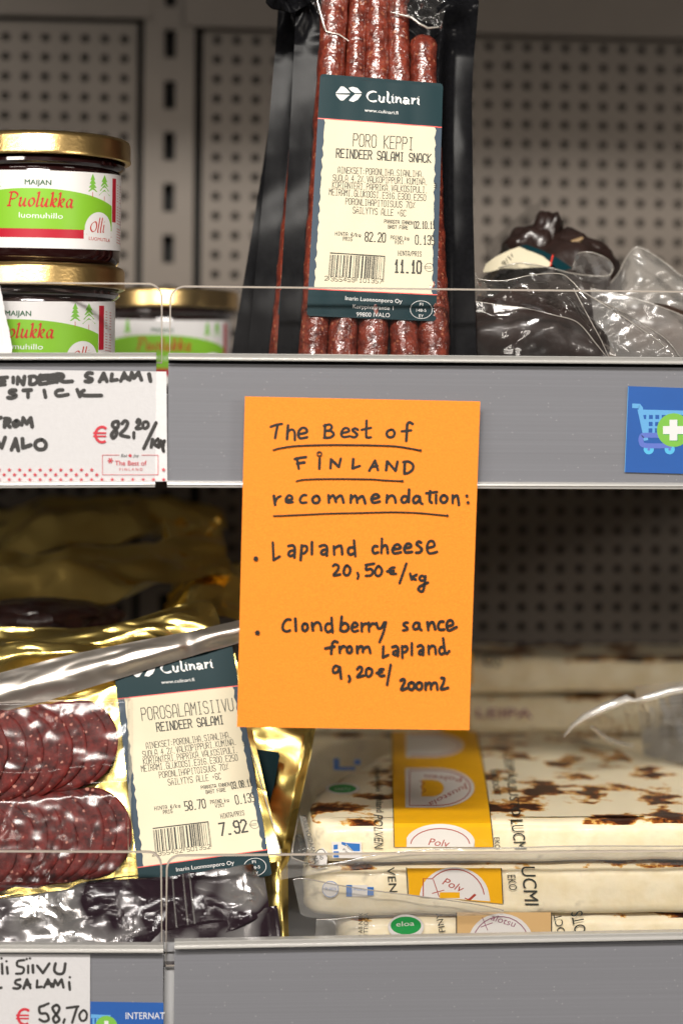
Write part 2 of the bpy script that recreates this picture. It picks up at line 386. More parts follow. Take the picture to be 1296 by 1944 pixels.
# ------------------------------------------------------------------ price rails and clear guards
def rail(name, pa, pb, h, label, Y=0., low=True):
    """pa,pb: photo points of the top edge; h: height in mm"""
    A, B = P(*pa, Y), P(*pb, Y)
    t = thing(name, label, 'price rail', A + Vector((0, 0, -h)))
    m = MB(); m.extrude([(4, 0), (-.6, -.1), (-1.2, -.5), (-.9, -1.0), (-.7, -1.9), (-1.3, -2.5), (-2.2, -2.9), (-2.0, -3.3), (4, -3.4)], A, B, LIP); m.build('top_lip', t, 25)
    m = MB(); m.extrude([(3.6, -3.4), (3.4, -4.7), (4.4, -4.7), (4.4, -3.4)], A, B, DARK)
    m.extrude([(1.9, -4.7), (1.6, -5.3), (1.9, -5.5), (2.2, -5.6), (2.2, -h + 2), (4.5, -h + 2), (4.5, -4.7)], A, B, FACE); m.build('face', t, 30)
    if low:
        m = MB(); m.extrude([(4, -h + 3.2), (1, -h + 3.1), (-.9, -h + 2.8), (-1.9, -h + 2.2), (-2.2, -h + 1.5), (-1.6, -h + .9), (-1.5, -h + .2), (-.8, -h), (4, -h)], A, B, LIP); m.build('bottom_lip', t, 35)
    a, b = A + Vector((0, 0, 0)), B
    m = MB(); m.add([a + Vector((0, .2, -5.0)), b + Vector((0, .2, -5.0)), b + Vector((0, .2, -h + 2.6)), a + Vector((0, .2, -h + 2.6))], [(0, 1, 2, 3)], COVER)
    m.build('clear_cover', t)
    return t
rail('price_rail', (-40, 669), (297, 669), 59.6, 'upper grey price rail with silver lips, holding the white salami stick card')
rail('price_rail', (320, 669.5), (1420, 679), 59.6, 'upper long grey price rail with silver lips, behind the orange note')
rail('price_rail', (-40, 1792), (310.5, 1793), 62, 'lower grey price rail at the left bottom, holding a white salami price card', low=False)
rail('price_rail', (331.5, 1786), (1420, 1766), 62, 'lower long empty grey price rail under the stack of cheeses', low=False)

def guard(name, pts, Y, label):
    """clear upright plate; pts: outline in photo points"""
    mb = MB(); n = len(pts); th = 1.6
    sgn = -1 if sum(a[0] * b[1] - b[0] * a[1] for a, b in zip(pts, pts[1:] + pts[:1])) < 0 else 1
    f = [P(x, y, Y) for x, y in pts]; b = [v + Vector((0, th, 0)) for v in f]
    ins = []
    for i in range(n):                                   # pale strip painted for light refracted at the cut edge, about a millimetre wide
        (ax, ay), (bx, by), (qx, qy) = pts[i - 1], pts[i], pts[(i + 1) % n]
        nx, ny = -(qy - ay), qx - ax; l = math.hypot(nx, ny) or 1; ins.append((bx + nx / l * sgn * 3.4, by + ny / l * sgn * 3.4))
    g = [P(x, y, Y - .02) for x, y in ins]
    mb.add(f + g, [(i, (i + 1) % n, n + (i + 1) % n, n + i) for i in range(n)], EDGE)
    mb.add(g, [tuple(range(n))], GUARD); mb.add(b, [tuple(range(n))[::-1]], GUARD)
    mb.add(f + b, [(i, (i + 1) % n, n + (i + 1) % n, n + i) for i in range(n)], EDGE)
    return tag(mb.build(name, loc=f[0].copy()), label, 'shelf guard')
def corner(cx, cy, rx, ry, a0, a1, n=10): return [(cx + rx * math.cos(R(lerp(a0, a1, i / n))), cy - ry * math.sin(R(lerp(a0, a1, i / n)))) for i in range(n + 1)]
guard('clear_guard', [(-40, 534.5), (-40, 690)] + [(308, 690)] + corner(281, 566, 28, 29, 0, 90), 6, 'clear plastic guard with rounded corner in front of the stacked jam jars')
guard('clear_guard', corner(352, 571, 30, 29, 90, 180) + [(322, 690), (1400, 698), (1400, 553.5)], 6, 'clear plastic guard before the upright black packs and clear meat bags')
guard('clear_guard', [(-40, 1615), (-40, 1800), (308, 1800)] + corner(282, 1645, 26, 29, 0, 90), 6, 'clear plastic guard in front of the sliced salami pack')
guard('clear_guard', corner(342, 1652, 27, 29, 90, 180) + [(315, 1835), (1400, 1815), (1400, 1613)], 6, 'clear plastic guard in front of the stacked cheeses')

# ------------------------------------------------------------------ orange note
ORANGE = M('orange_paper', (.90, .255, .012), .75, 0, 0, (1500, .12), (1100, .10))
def nb(px, py): return .5 * math.sin((px - 440) / 470 * 2.6) * ((py - 750) / 630) ** 2 + 1.6 * max(0, (py - 1180) / 200) ** 2 * ((px - 450) / 440)
S = Surf(P(465, 753, -4), P(911, 762, -4), P(450, 1380, -7), nb)
NQ = [(465, 752.5), (911, 762), (889, 1385), (450, 1380)]
mb = MB(); pen = Pen(mb, S.at)
pen.quad(*NQ, ORANGE, 0, 14, 20)
k0 = len(mb.v)
pen.quad(*NQ, ORANGE, -.3, 14, 20)
e = [(lerp(NQ[i][0], NQ[(i + 1) % 4][0], j / 14), lerp(NQ[i][1], NQ[(i + 1) % 4][1], j / 14)) for i in range(4) for j in range(14)] + [NQ[0]]
mb.add([S.at(x, y, .0015) for x, y in e] + [S.at(x, y, -.297) for x, y in e], [(i, i + 1, len(e) + i + 1, len(e) + i) for i in range(len(e) - 1)], ORANGE)
H7, H8 = crop(440, 740, 2.7), crop(440, 1000, 2.7)
def rd(s):
    return [[tuple(float(v) for v in p.split(',')) for p in ln.split()] for ln in s.split('/') if ln.strip()]
def ring(x, y, r): return ' '.join('%g,%g' % (x + r * math.cos(a), y + r * math.sin(a)) for a in [i * math.pi / 4 for i in range(9)])
TXT7 = '''200,190 228,180 257,175/235,182 228,215 222,248/288,183 283,253/283,225 295,208 312,205 322,220 323,258/342,228 382,218 380,200 362,195 345,210 340,232 352,249 386,243/
478,180 475,245/472,185 500,178 512,192 500,207 482,210/482,210 508,212 522,228 505,244 472,246/562,222 598,214 596,200 580,196 566,208 560,228 572,242 605,238/645,205 630,198 618,207 630,218 642,230 630,243 612,240/
690,158 688,235 695,245 712,243/665,205 712,195/815,205 798,212 793,230 805,243 825,240 833,222 825,207 815,205/925,175 910,167 898,178 896,215 893,262/870,213 918,208/
333,350 343,404/323,355 350,349 380,345/335,378 372,372/450,353 448,405/505,402 508,357/508,357 548,395/548,395 558,352/622,355 618,403/618,403 655,390/703,415 733,362/733,362 748,412/715,395 745,390/
790,412 795,367/797,367 838,415/838,415 848,368/885,368 883,430/878,370 905,368 927,385 925,408 905,425 883,430/215,543 222,590/222,575 232,555 250,545/280,565 308,560 305,545 290,542 277,560 282,577 312,575/
380,540 365,540 350,558 355,578 382,577/440,545 425,545 413,560 420,578 440,578 449,562 440,545/495,540 497,578/497,560 510,545 522,543 533,575/533,560 548,545 562,545 572,578/610,540 608,578/608,562 625,545 635,545 642,578/645,560 660,547 672,548 683,582/
718,560 752,550 745,537 728,537 714,558 725,578 757,572/795,540 792,578/793,562 808,545 825,543 835,558 838,578/895,547 880,545 868,560 875,577 893,572 905,545/907,512 905,575/955,545 940,545 928,562 935,580 955,570 962,548/962,548 965,575 975,585/
1015,520 1012,565 1022,578/995,530 1050,523/1045,540 1045,580/1085,540 1072,548 1068,565 1080,578 1097,572 1102,552 1085,540/1130,540 1130,580/1130,560 1142,545 1155,545 1162,590/'''
TXT8 = '''210,80 214,170/214,170 245,152/290,98 312,95 322,110 320,158/318,120 298,125 290,140 300,150 320,140/358,95 352,170/358,100 380,98 385,118 370,135 355,135/410,78 410,140/450,100 472,93 487,105 486,148/484,115 465,120 457,133 468,142 486,132/
522,100 524,142/524,110 545,98 560,100 565,140/622,105 600,108 595,128 605,142 625,135/625,70 632,150/745,100 730,98 720,115 728,135 748,130/768,60 765,135/766,110 780,95 793,100 798,135/822,115 862,108 855,92 838,92 822,115 830,135 865,130/
882,110 915,103 912,88 895,88 882,110 890,130 922,128/968,80 955,75 945,88 958,100 972,115 962,130 942,132/1000,108 1035,98 1030,75 1010,75 998,105 1010,135 1050,128/518,200 530,192 545,200 542,220 520,248 555,243/590,198 577,210 573,235 585,248 600,240 606,215 590,198/
643,235 648,250 643,265/685,195 728,188/690,197 687,220 710,215 722,230 710,248 685,250/752,200 740,210 732,232 742,250 760,246 768,222 752,200/832,208 815,210 805,225 815,240 840,240/795,228 828,225/893,188 858,288/912,240 920,270/945,245 920,258/920,258 940,270/
985,255 970,250 960,262 968,275 988,268 990,252/990,252 985,300 975,330 955,322 962,305 1003,285/300,475 280,475 262,500 262,525 280,535 298,530/325,470 328,532/372,495 362,505 362,525 375,532 387,520 385,500 372,495/410,492 415,530/415,510 430,490 450,495 458,530/
505,495 485,498 478,520 490,538 508,530/510,465 515,540/562,460 555,530/558,505 575,492 592,500 595,522 578,535 557,530/615,515 640,508 640,495 625,490 612,515 622,535 645,530/663,492 665,535/665,515 675,498 690,495/700,490 702,535/703,512 718,495 735,497/
740,492 748,518 765,515 780,488/788,488 775,540 755,590/900,490 885,490 878,502 893,512 898,525 875,530/955,492 940,490 928,505 932,522 950,520 960,495/958,492 962,520 970,528/1000,488 1005,528/1005,510 1015,492 1030,490 1040,525/1082,485 1065,485 1055,505 1062,525 1085,525/
1100,510 1130,500 1125,480 1108,480 1098,505 1110,530 1150,512/540,590 525,585 513,600 508,650/478,622 525,612/550,612 552,645/552,630 565,612 578,612/600,612 590,620 590,638 602,645 613,635 610,615 600,612/640,612 642,645/642,628 655,612 668,615 670,640/672,628 685,615 700,615 708,645/
775,612 772,668/772,668 800,655/820,615 840,610 850,625 848,660/846,632 828,638 825,650 838,655 848,645/870,610 872,670/872,615 890,610 898,625 885,640 873,640/920,595 920,655/950,612 965,605 978,618 978,655/976,628 960,635 957,648 968,652 978,642/1005,608 1007,650/1007,625 1022,608 1038,615 1042,650/
1085,615 1068,615 1060,635 1070,652 1088,642/1080,570 1092,645 1112,635/545,715 530,710 518,725 520,745 538,742 552,718/552,718 558,775/598,762 604,778 598,792/640,728 652,715 665,722 660,742 640,768 675,760/700,722 688,730 686,755 700,765 715,750 715,730 700,722/
775,728 758,728 750,745 758,762 780,760/740,747 768,742/812,705 793,808/862,785 875,778 883,790 865,832 892,825/918,795 905,803 903,822 917,832 930,822 930,802 918,795/957,795 945,803 943,822 957,832 970,822 970,802 957,795/990,798 990,832/990,815 1003,798 1015,800 1017,830/1018,815 1030,798 1045,800 1050,832/
1070,772 1085,775 1080,800 1068,830 1105,822/'''
pen.strokes(rd(TXT7), 5.4, INK, H7); pen.strokes(rd(TXT8), 5.2, INK, H8)
pen.strokes(rd(ring(448, 328, 11)), 2.6, INK, H7)
pen.strokes(rd('212,308 250,298 330,287 470,282 600,282 730,284 850,290 965,310/330,468 365,460 460,456 600,456 720,458 780,463 872,467/213,646 350,640 500,633 650,630 820,626 950,630 1040,638 1102,644'), 2.7, INK, H7)
for x, y in ((1202, 543), (1208, 577)): pen.disc(*H7(x, y), 3, INK)
for x, y in ((123, 163), (131, 542)): pen.disc(*H8(x, y), 4.6, INK)
for x, y in ((965, 310), (872, 467), (1102, 644)): pen.disc(*H7(x, y), 2.4, INK)
tag(mb.build('paper_note', loc=S.at(670, 1380)), 'orange paper note with handwritten recommendation taped on the upper grey rail', 'note')

# ------------------------------------------------------------------ handwritten price cards and stickers
S = Surf(P(0, 700, 1.2), P(300, 700, 1.2), P(0, 900, 1.2), lambda x, y: .5 * sstep(250, 317, x))
mb = MB(); pen = Pen(mb, S.at)
pen.quad((-60, 700.5), (316, 705.5), (318, 914), (-60, 913), PAPER, 0, 20, 2)
H6 = crop(0, 640, 3.812)
pen.strokes(rd('''-30,300 5,296 55,291/5,325 38,320/-20,350 40,344/98,292 98,330/128,340 130,290/132,290 170,345/172,340 180,285/220,300 218,340/215,287 255,285 275,310 255,338 222,342/295,275 290,335/290,280 340,276/292,308 335,302/290,340 345,335/350,275 352,325/350,280 395,272/352,302 395,298/352,332 400,325/
410,270 415,325/410,268 450,270 458,290 420,302/425,302 460,322 525,320/668,262 640,260 622,280 645,295 668,305 655,322 618,320/722,322 752,262/752,262 775,320/735,305 770,300/812,268 805,315/805,315 850,308/875,318 900,258/900,258 925,305/885,298 925,290/940,310 955,258/955,258 970,295/970,295 1005,255/1005,258 1025,310/1080,268 1090,318/
115,385 85,385 72,400 100,412 118,425 90,440 60,438/172,385 228,382/205,385 205,435/322,385 332,435/455,382 420,385 405,405 425,425 495,415/560,380 580,430/610,385 572,408/572,408 620,422 735,422/
-20,590 10,582/40,590 35,650/38,588 70,592 72,612 40,622/45,620 75,650/120,605 100,625 110,645 132,635 135,612 120,605/160,635 170,585/170,585 195,625/195,625 225,585/225,585 235,648/-20,740 15,800/15,800 40,725/85,815 115,735/115,735 135,820/95,790 130,785/165,735 168,800/168,800 225,780/305,742 265,755 258,790 285,812 325,805 335,770 305,742/
-40,742 -36,800'''), 7.4, MARK, H6)
pen.strokes(rd('''855,612 825,615 815,640 840,665 845,700 820,730 808,705 830,675 855,645 855,612/885,625 905,605 925,620 910,660 872,705 935,722/970,690 970,730/990,615 1000,595 1015,605 1010,630 985,660 1020,660/1055,612 1040,620 1035,645 1050,660 1072,645 1072,620 1055,612/1130,620 1042,805/1105,740 1095,795/1145,735 1105,770/1110,770 1150,795/
1165,750 1150,775 1182,785/1190,750 1178,790 1185,825'''), 6.3, MARK, H6)
def euro(pen, cx, cy, r, wd):
    pen.stroke([(cx + r * .85 * math.cos(R(a)), cy - r * math.sin(R(a))) for a in range(48, 318, 15)], wd, RED, cap=False)
    for d in (-.2, .22): pen.rect(cx - r * 1.15, cy + d * r - wd * .32, cx + r * .55, cy + d * r + wd * .32, RED, .08)
euro(pen, *H6(740, 705), 14.5, 5)
for a, b in (((743, 853), (865, 853)), ((1025, 853), (1145, 853)), ((743, 853), (743, 995)), ((1145, 853), (1145, 995)), ((743, 995), (1145, 995))):
    pen.stroke([H6(*a), H6(*b)], .9, RED, cap=False)
pen.text('Eat', H6(877, 867), H6(920, 867), 5.6, INK, shear=.2); pen.text('Joy', H6(965, 867), H6(1004, 867), 5.6, INK, shear=.2)
pen.text('The Best of', H6(834, 928), H6(1062, 928), 9, RED); pen.text('F I N L A N D', H6(866, 966), H6(1033, 966), 5, RED)
def flake(x, y, r, wd):
    for a in range(5): pen.stroke([(x, y), (x + r * math.cos(R(a * 72 - 90)), y + r * math.sin(R(a * 72 - 90)))], wd, RED, cap=False)
fx, fy = H6(800, 893)
for a in range(6): pen.stroke([(fx, fy), (fx + 5.4 * math.cos(R(a * 60)), fy + 5.4 * math.sin(R(a * 60)))], 1.3, RED, cap=False)
for a in range(6): flake(fx + 4 * math.cos(R(a * 60)), fy + 4 * math.sin(R(a * 60)), 1.5, .7)
fx, fy = H6(943, 857); flake(fx, fy, 3.4, 1.8)
for i in range(-1, 10): flake(*H6(-4 + 74.4 * i, 960), 3.4, 1.6)
for i in range(-1, 10): flake(*H6(33 + 74.4 * i, 995), 3.4, 1.6)
for i in range(-1, 17): flake(*H6(70 + 74.4 * (i - 1), 1030), 3.2, 1.5)
flake(*H6(1185, 958), 3.4, 1.6)
tag(mb.build('price_card', loc=S.at(100, 914)), 'white price card handwritten for reindeer salami stick, 82,20 per kg, in the upper rail', 'price card')

S = Surf(P(0, 1820, 1.2), P(300, 1820, 1.2), P(0, 1940, 1.2))
mb = MB(); pen = Pen(mb, S.at); pen.quad((-60, 1811), (171.5, 1812), (171, 2040), (-60, 2040), PAPER, 0, 8, 2)
H4 = crop(0, 1600, 2.314)
pen.strokes(rd('''10,532 12,575/32,546 35,575/108,515 80,520 78,540 105,550 100,572 72,575/125,540 125,572/145,538 147,570/165,540 190,572/190,572 218,530/245,530 240,560 255,575 280,570 288,530/90,600 72,605 70,618 92,628 80,640 60,638/105,640 120,600/120,600 135,638/110,625 135,622/165,605 163,635/163,635 185,632/
195,635 212,600/212,600 228,632/200,622 228,618/235,632 243,602/243,602 255,625/255,625 272,600/272,600 280,635/305,612 308,645/-15,640 8,636'''), 5.3, MARK, H4)
pen.strokes(rd('''195,715 175,722 178,748 205,750 215,775 195,785 175,775/180,720 215,705/250,712 232,725 245,750 262,775 245,790 235,770 255,745 262,725 250,712/285,775 280,790/295,725 345,718/340,720 318,790/368,735 350,755 358,780 378,775 382,750 368,735'''), 4.9, MARK, H4)
for x, y in ((8, 507), (30, 520), (119, 510), (133, 507), (308, 590)): pen.disc(*H4(x, y), 2.4, MARK)
euro(pen, *H4(110, 764), 14.5, 5)
tag(mb.build('price_card', loc=S.at(80, 2040)), 'white price card handwritten for sliced salami, 58,70, in the lower rail', 'price card')

BLUE = M('sticker_blue', '0a59ae', .35, 0, .2, None, (40, .04)); SKY = M('print_sky_blue', '62aee6', .4); LILAC = M('print_lilac', '5c74cf', .4)
WHT = M('print_white', (.82, .82, .82), .5); LIME = M('print_lime', '7cc142', .4); GRN = M('print_green', '169a48', .45); DGR = M('print_dark_green', '1d5c36', .5); CYAN = M('print_cyan', '55c0ee', .4)
def cart_sticker(px, full=True):
    """artwork in crop units of the large sticker; px maps them to the photo"""
    pen.stroke([px(655, 465), px(745, 468), px(760, 490), px(828, 900)], 8.5, SKY, smooth=False, cap=False)
    q = [(720, 512), (1290, 525), (1330, 560), (1290, 830), (790, 830)]
    pen.poly([px(*p) for p in q], SKY, .062)
    for j, (y0, y1) in enumerate(((580, 632), (668, 720), (748, 802))):
        for i in range(6):
            x = 865 + 80 * i - 3 * j
            pen.rect(*px(x, y0), *px(x + 48, y1), BLUE, .066)
    pen.poly([px(792, 580), px(832, 580), px(828, 632), px(803, 632)], BLUE, .066)
    pen.stroke([px(1150, 965), px(830, 965), px(768, 920), px(775, 850), px(830, 835), px(1150, 840)], 9.5, LILAC, cap=False)
    for x in (862, 1124): pen.disc(*px(x, 1010), 9.7, CYAN); pen.disc(*px(x, 1012), 2.6, LILAC, .068)
    pen.disc(*px(1175, 770), 32, LIME, .068)
    for a, b, m_, o_ in ((0, 0, WHT, .075), (1.4, 1.4, GRN, .07)):
        for q in (((1040, 720), (1310, 820)), ((1122, 640), (1220, 900))):
            (u0, v0), (u1, v1) = px(*q[0]), px(*q[1]); pen.rect(u0 + a, v0 + b, u1 + a, v1 + b, m_, o_)
S = Surf(P(1190, 740, 1.2), P(1290, 740, 1.2), P(1190, 890, 1.2)); mb = MB(); pen = Pen(mb, S.at)
pen.quad((1191, 733), (1400, 740), (1393, 902), (1184.5, 896.5), BLUE, 0, 4, 4)
pen.stroke([(1191.5, 734), (1185, 896)], 1.0, SKY, cap=False)
cart_sticker(crop(1100, 700, 6.612))
tag(mb.build('shelf_sticker', loc=S.at(1290, 900)), 'blue sticker with a shopping cart and a green plus on the long upper rail', 'sticker')
S = Surf(P(180, 1920, 1.5), P(300, 1920, 1.5), P(180, 1944, 1.5)); mb = MB(); pen = Pen(mb, S.at)
pen.quad((171.8, 1901.5), (310.5, 1903.5), (310.5, 2040), (171.8, 2040), BLUE, 0, 4, 4)
pen.text('INTERNAT', H4(553, 774), H4(724, 774), 12.5, WHT)
pen.stroke([(173, 1929), (209, 1930), (200, 1946)], 7, SKY, smooth=False, cap=False)
for i in range(5): pen.rect(176 + 7 * i, 1933, 180 + 7 * i, 1960, SKY, .06)
pen.disc(*H4(468, 808), 21, LIME, .068)
pen.rect(*H4(459, 782), *H4(477, 834), WHT, .075); pen.rect(*H4(440, 800), *H4(496, 816), WHT, .075)
tag(mb.build('shelf_sticker', loc=S.at(240, 2040)), 'blue sticker lettered INTERNAT beside the lower price card, green plus circle half visible', 'sticker')
# ------------------------------------------------------------------ jam jars
GLASS = M('dark_jam_glass', (.016, .004, .004), .08, 0, .6)
GOLDLID = M('gold_lid', (.64, .44, .18), .28, 1., 0, (700, .05))
LABW = M('label_white', (.80, .78, .77), .4, 0, .15)
HILL = M('label_green', '84bf2c', .42, 0, .15); TREE = M('label_tree_green', '7fc043', .45); BAR = M('label_red', 'b8102c', .42, 0, .15)
SCRIPT = M('label_red_script', 'c02a1c', .45)
J1 = crop(0, 200, 2.817)
JS = 4.25
HS = .957
def jam_jar():
    t = thing('jam_jar', '', 'jam jar', (0, 0, 0))
    m = MB(); m.lathe([(0, 0), (31, 0), (33.8, .6), (35, 2.2), (35.5, 5), (35.6, 40), (35.4, 43), (34.6, 44.8), (36.5, 46), (37.6, 47.2), (37.4, 48.6), (36.2, 49.4), (36, 51), (36, 55)], GLASS); m.v = [Vector((v.x, v.y, v.z * HS)) for v in m.v]; m.build('glass_body', t, 40)
    m = MB(); m.lathe([(37.5, 50.2), (39.2, 49.9), (40.1, 50.4), (40.2, 51.4), (39.9, 52.2), (39.9, 58.6), (39.3, 60.2), (38, 61), (36.5, 61.0), (35.5, 60.4), (0, 60.4)], GOLDLID, 96); m.v = [Vector((v.x, v.y, v.z * HS)) for v in m.v]; m.build('lid', t, 50)
    def at(x, y, off):
        a = x / 144.; r = 35.65 + off
        return Vector((r * math.sin(a), -r * math.cos(a), (497 - (y - 9 * (1 - math.cos(max(-1.5, min(1.5, a)))))) / JS))
    def c(x, y):
        px, py = J1(x, y); return (144 * math.asin(max(-1, min(1, (px - 80) / 144))), py)
    m = MB(); pen = Pen(m, at)
    A0, A1 = -1.75 * 144, 1.75 * 144
    def arc(a, b, y, n=50): return [(lerp(a, b, i / n), y) for i in range(n + 1)]
    pen.band(arc(A0, A1, 324, 80), arc(A0, A1, 471.5, 80), LABW, .05)
    L, Rr = -1.5 * 144, c(576, 0)[0]; cx = c(178, 0)[0]
    def hill(x): d = (x - cx) / (Rr - cx); return 200 + (445 + 80 * abs(d) ** 2.2) / 2.817
    top = [(lerp(L, Rr, i / 50), hill(max(lerp(L, Rr, i / 50), 2 * cx - Rr))) for i in range(51)]
    pen.band(top, [(x, 200 + 662 / 2.817) for x, _ in top], HILL, .07, 3)
    pen.band(arc(L, c(430, 0)[0], 200 + 661 / 2.817), arc(L, c(430, 0)[0], 200 + 709 / 2.817), BAR, .08)
    pen.band(arc(c(578, 0)[0], c(598, 0)[0], 200 + 372 / 2.817, 4), arc(c(578, 0)[0], c(598, 0)[0], 200 + 612 / 2.817, 4), BAR, .08)
    xc, yc = c(508, 655); n = 24
    pen.band([(xc - 33 * math.sin(math.pi * i / n), yc - 33 * math.cos(math.pi * i / n)) for i in range(n + 1)],
             [(xc + 36 * math.sin(math.pi * i / n), yc - 33 * math.cos(math.pi * i / n)) for i in range(n + 1)], LABW, .1, 6)
    def tree(x, y0, y1, k):
        for q in range(4):
            f0, f1 = q / 4.6, min(1, (q + 1.6) / 5); hw = k * (.35 + .65 * (q + 1) / 4)
            pen.poly([c(x, lerp(y0, y1, f0)), c(x + hw, lerp(y0, y1, f1)), c(x - hw, lerp(y0, y1, f1))][::-1], TREE, .1)
        pen.stroke([c(x, y1 - 6), c(x, y1 + 22)], 1.2, SCRIPT, cap=False)
    tree(474, 356, 462, 25); tree(535, 358, 480, 30); tree(-14, 345, 448, 26)
    pen.text('MAIJAN', c(130, 426), c(262, 427), 9.6, DGR, .11); pen.text('MAIJAN', c(132, 427), c(264, 428), 9.6, DGR, .11)
    pen.text('luomuhillo', c(103, 604), c(323, 606), 10.3, WHT, .11)
    pen.text('LUOMUTILA', c(456, 714), c(566, 722), 6.4, SCRIPT, .13); pen.stroke([c(443, 684), c(575, 694)], 1.1, SCRIPT, .13, cap=False)
    XH = 15.5; bx, by = c(52, 541)
    words = [('P', 0, '.28,1.65 .02,0/-.18,.02 .22,.02/.02,1.6 .2,1.68 .62,1.68 .86,1.4 .72,1.02 .4,.85 .16,.88'), ('u', 1.0, '0,.88 .14,1 .16,.85 .04,.25 .14,0 .32,.14 .5,.6/.6,1 .47,.2 .55,0 .7,.16'),
      ('o', 1.85, '.42,1 .14,.8 .04,.35 .18,.02 .4,.15 .56,.6 .42,1'), ('l', 2.6, '.06,1.56 .25,1.68 .03,.2 .1,0 .26,.16'), ('u', 3.0, '0,.88 .14,1 .16,.85 .04,.25 .14,0 .32,.14 .5,.6/.6,1 .47,.2 .55,0 .7,.16'),
      ('k', 3.85, '.06,1.56 .25,1.68 0,0/.1,.5 .4,1 .55,.9 .4,.6 .12,.48/.16,.5 .34,.06 .52,.12'), ('k', 4.55, '.06,1.56 .25,1.68 0,0/.1,.5 .4,1 .55,.9 .4,.6 .12,.48/.16,.5 .34,.06 .52,.12'), ('a', 5.3, '.52,.92 .34,1 .1,.65 .06,.2 .18,.02 .38,.25 .54,.75/.6,1 .47,.2 .55,0 .7,.16')]
    for _, x0, d in words:
        pen.strokes(rd(d), 4.6, SCRIPT, lambda x, y: (bx + (x0 + x) * XH * 1.27, by - y * XH + 1.2 * (x0 + x) / 6), off=.11, nib=(R(-38), .25), smooth=True)
    ox, oy = c(460, 672)
    for x0, d in ((0, '.9,2.1 .35,1.7 .12,.8 .4,.12 .85,.4 1.08,1.3 .9,2.1'), (1.15, '.5,3.0 .12,.25 .3,.1'), (1.6, '.5,3.0 .12,.25 .3,.1'), (2.1, '.3,1.6 .1,.2 .3,.12/.36,2.2 .4,2.15')):
        pen.strokes(rd(d), 3.0, SCRIPT, lambda x, y: (ox + (x0 + x) * 15, oy - y * 9.6), off=.125, nib=(R(-30), .3))
    for q in range(22):
        if q in (7, 15): continue
        y = 405 + q * 15; x1 = random.uniform(640, 670); pen.stroke([c(603, y), (c(603, 0)[0] + 26, c(603, y)[1] + 3)], 1.1, SCRIPT, .1, cap=False)
    m.build('paper_label', t, 30)
    return t
def place_jar(t, px, Y, z, turn, label, first=False):
    if not first: t = copy_tree(t)
    p = P(px, 700, Y); d = EYE - p; t.location = Vector((p.x, p.y, z)) * .001
    t.rotation_euler.z = math.atan2(d.x, -d.y) + R(turn); t['label'] = label; t['group'] = 'jam jars'; return t
jar = jam_jar()
place_jar(jar, 80, 48, ZU + 58.5, 0, 'whole dark red jam jar with gold lid, standing on top of another jar', True)
place_jar(jar, 71, 48, ZU, -10, 'jam jar underneath the other one, half hidden by the price rail and torn paper')
place_jar(jar, 316, 232, ZU, 0, 'blurred jam jar standing further back beside the slotted post')

# ------------------------------------------------------------------ printed product labels shared by the black packs and the salami
TEAL = M('label_teal', (.004, .027, .034), .42, 0, 0, None, None, .10); CREAM = M('label_cream', (.71, .64, .47), .5, 0, 0, None, (60, .03), .15); REDL = M('label_red_line', 'e8402c', .4)
SLATE = M('label_slate', (.045, .070, .10), .42, 0, 0, None, None, .12); TXT = M('thermal_ink', (.018, .02, .014), .6); TXT2 = M('thermal_ink_faint', (.10, .10, .07), .6); PRW = M('label_print_white', (.75, .75, .73), .4)
R1 = [(603, 225), (838, 242), (828.5, 560), (585, 548.5)]
R2 = [(223.5, 1327), (454, 1302), (508, 1613), (261, 1647)]
def bil(q, u, v):        # u right, v down
    return tuple((q[0][c] * (1 - u) + q[1][c] * u) * (1 - v) + (q[3][c] * (1 - u) + q[2][c] * u) * v for c in (0, 1))
def ibil(q, x, y):
    u = v = .5
    for _ in range(8):
        fx, fy = bil(q, u, v); e = 1e-4; ax, ay = bil(q, u + e, v); bx, by = bil(q, u, v + e)
        a, b, c, d = (ax - fx) / e, (bx - fx) / e, (ay - fy) / e, (by - fy) / e; D = a * d - b * c
        u += (d * (x - fx) - b * (y - fy)) / D; v += (a * (y - fy) - c * (x - fx)) / D
    return u, v
CA, CB = crop(560, 130, 4.32), crop(560, 380, 4.32)
ST_C = {'C': '.95,1.62 .6,1.72 .2,1.4 .05,.8 .25,.2 .6,0 1.0,.15', 'u': '.0,1.0 .12,.95 .1,.3 .25,.02 .5,.15/.55,1.0 .5,.2 .62,.02', 'l': '.0,1.75 .12,1.7 .1,.3 .25,.03 .4,.1', 'i': '.0,.95 .12,1 .1,.2 .25,.03/.1,1.4 .16,1.36',
        'n': '.0,1 .12,.95 .1,.05/.1,.6 .3,.95 .5,.85 .52,.2 .66,.05', 'a': '.0,.9 .3,1.0 .48,.75 .46,.15 .62,.02/.46,.5 .15,.5 .02,.25 .15,.02 .46,.3', 'r': '.0,1 .12,.95 .1,.05/.1,.6 .25,.95 .45,.95'}
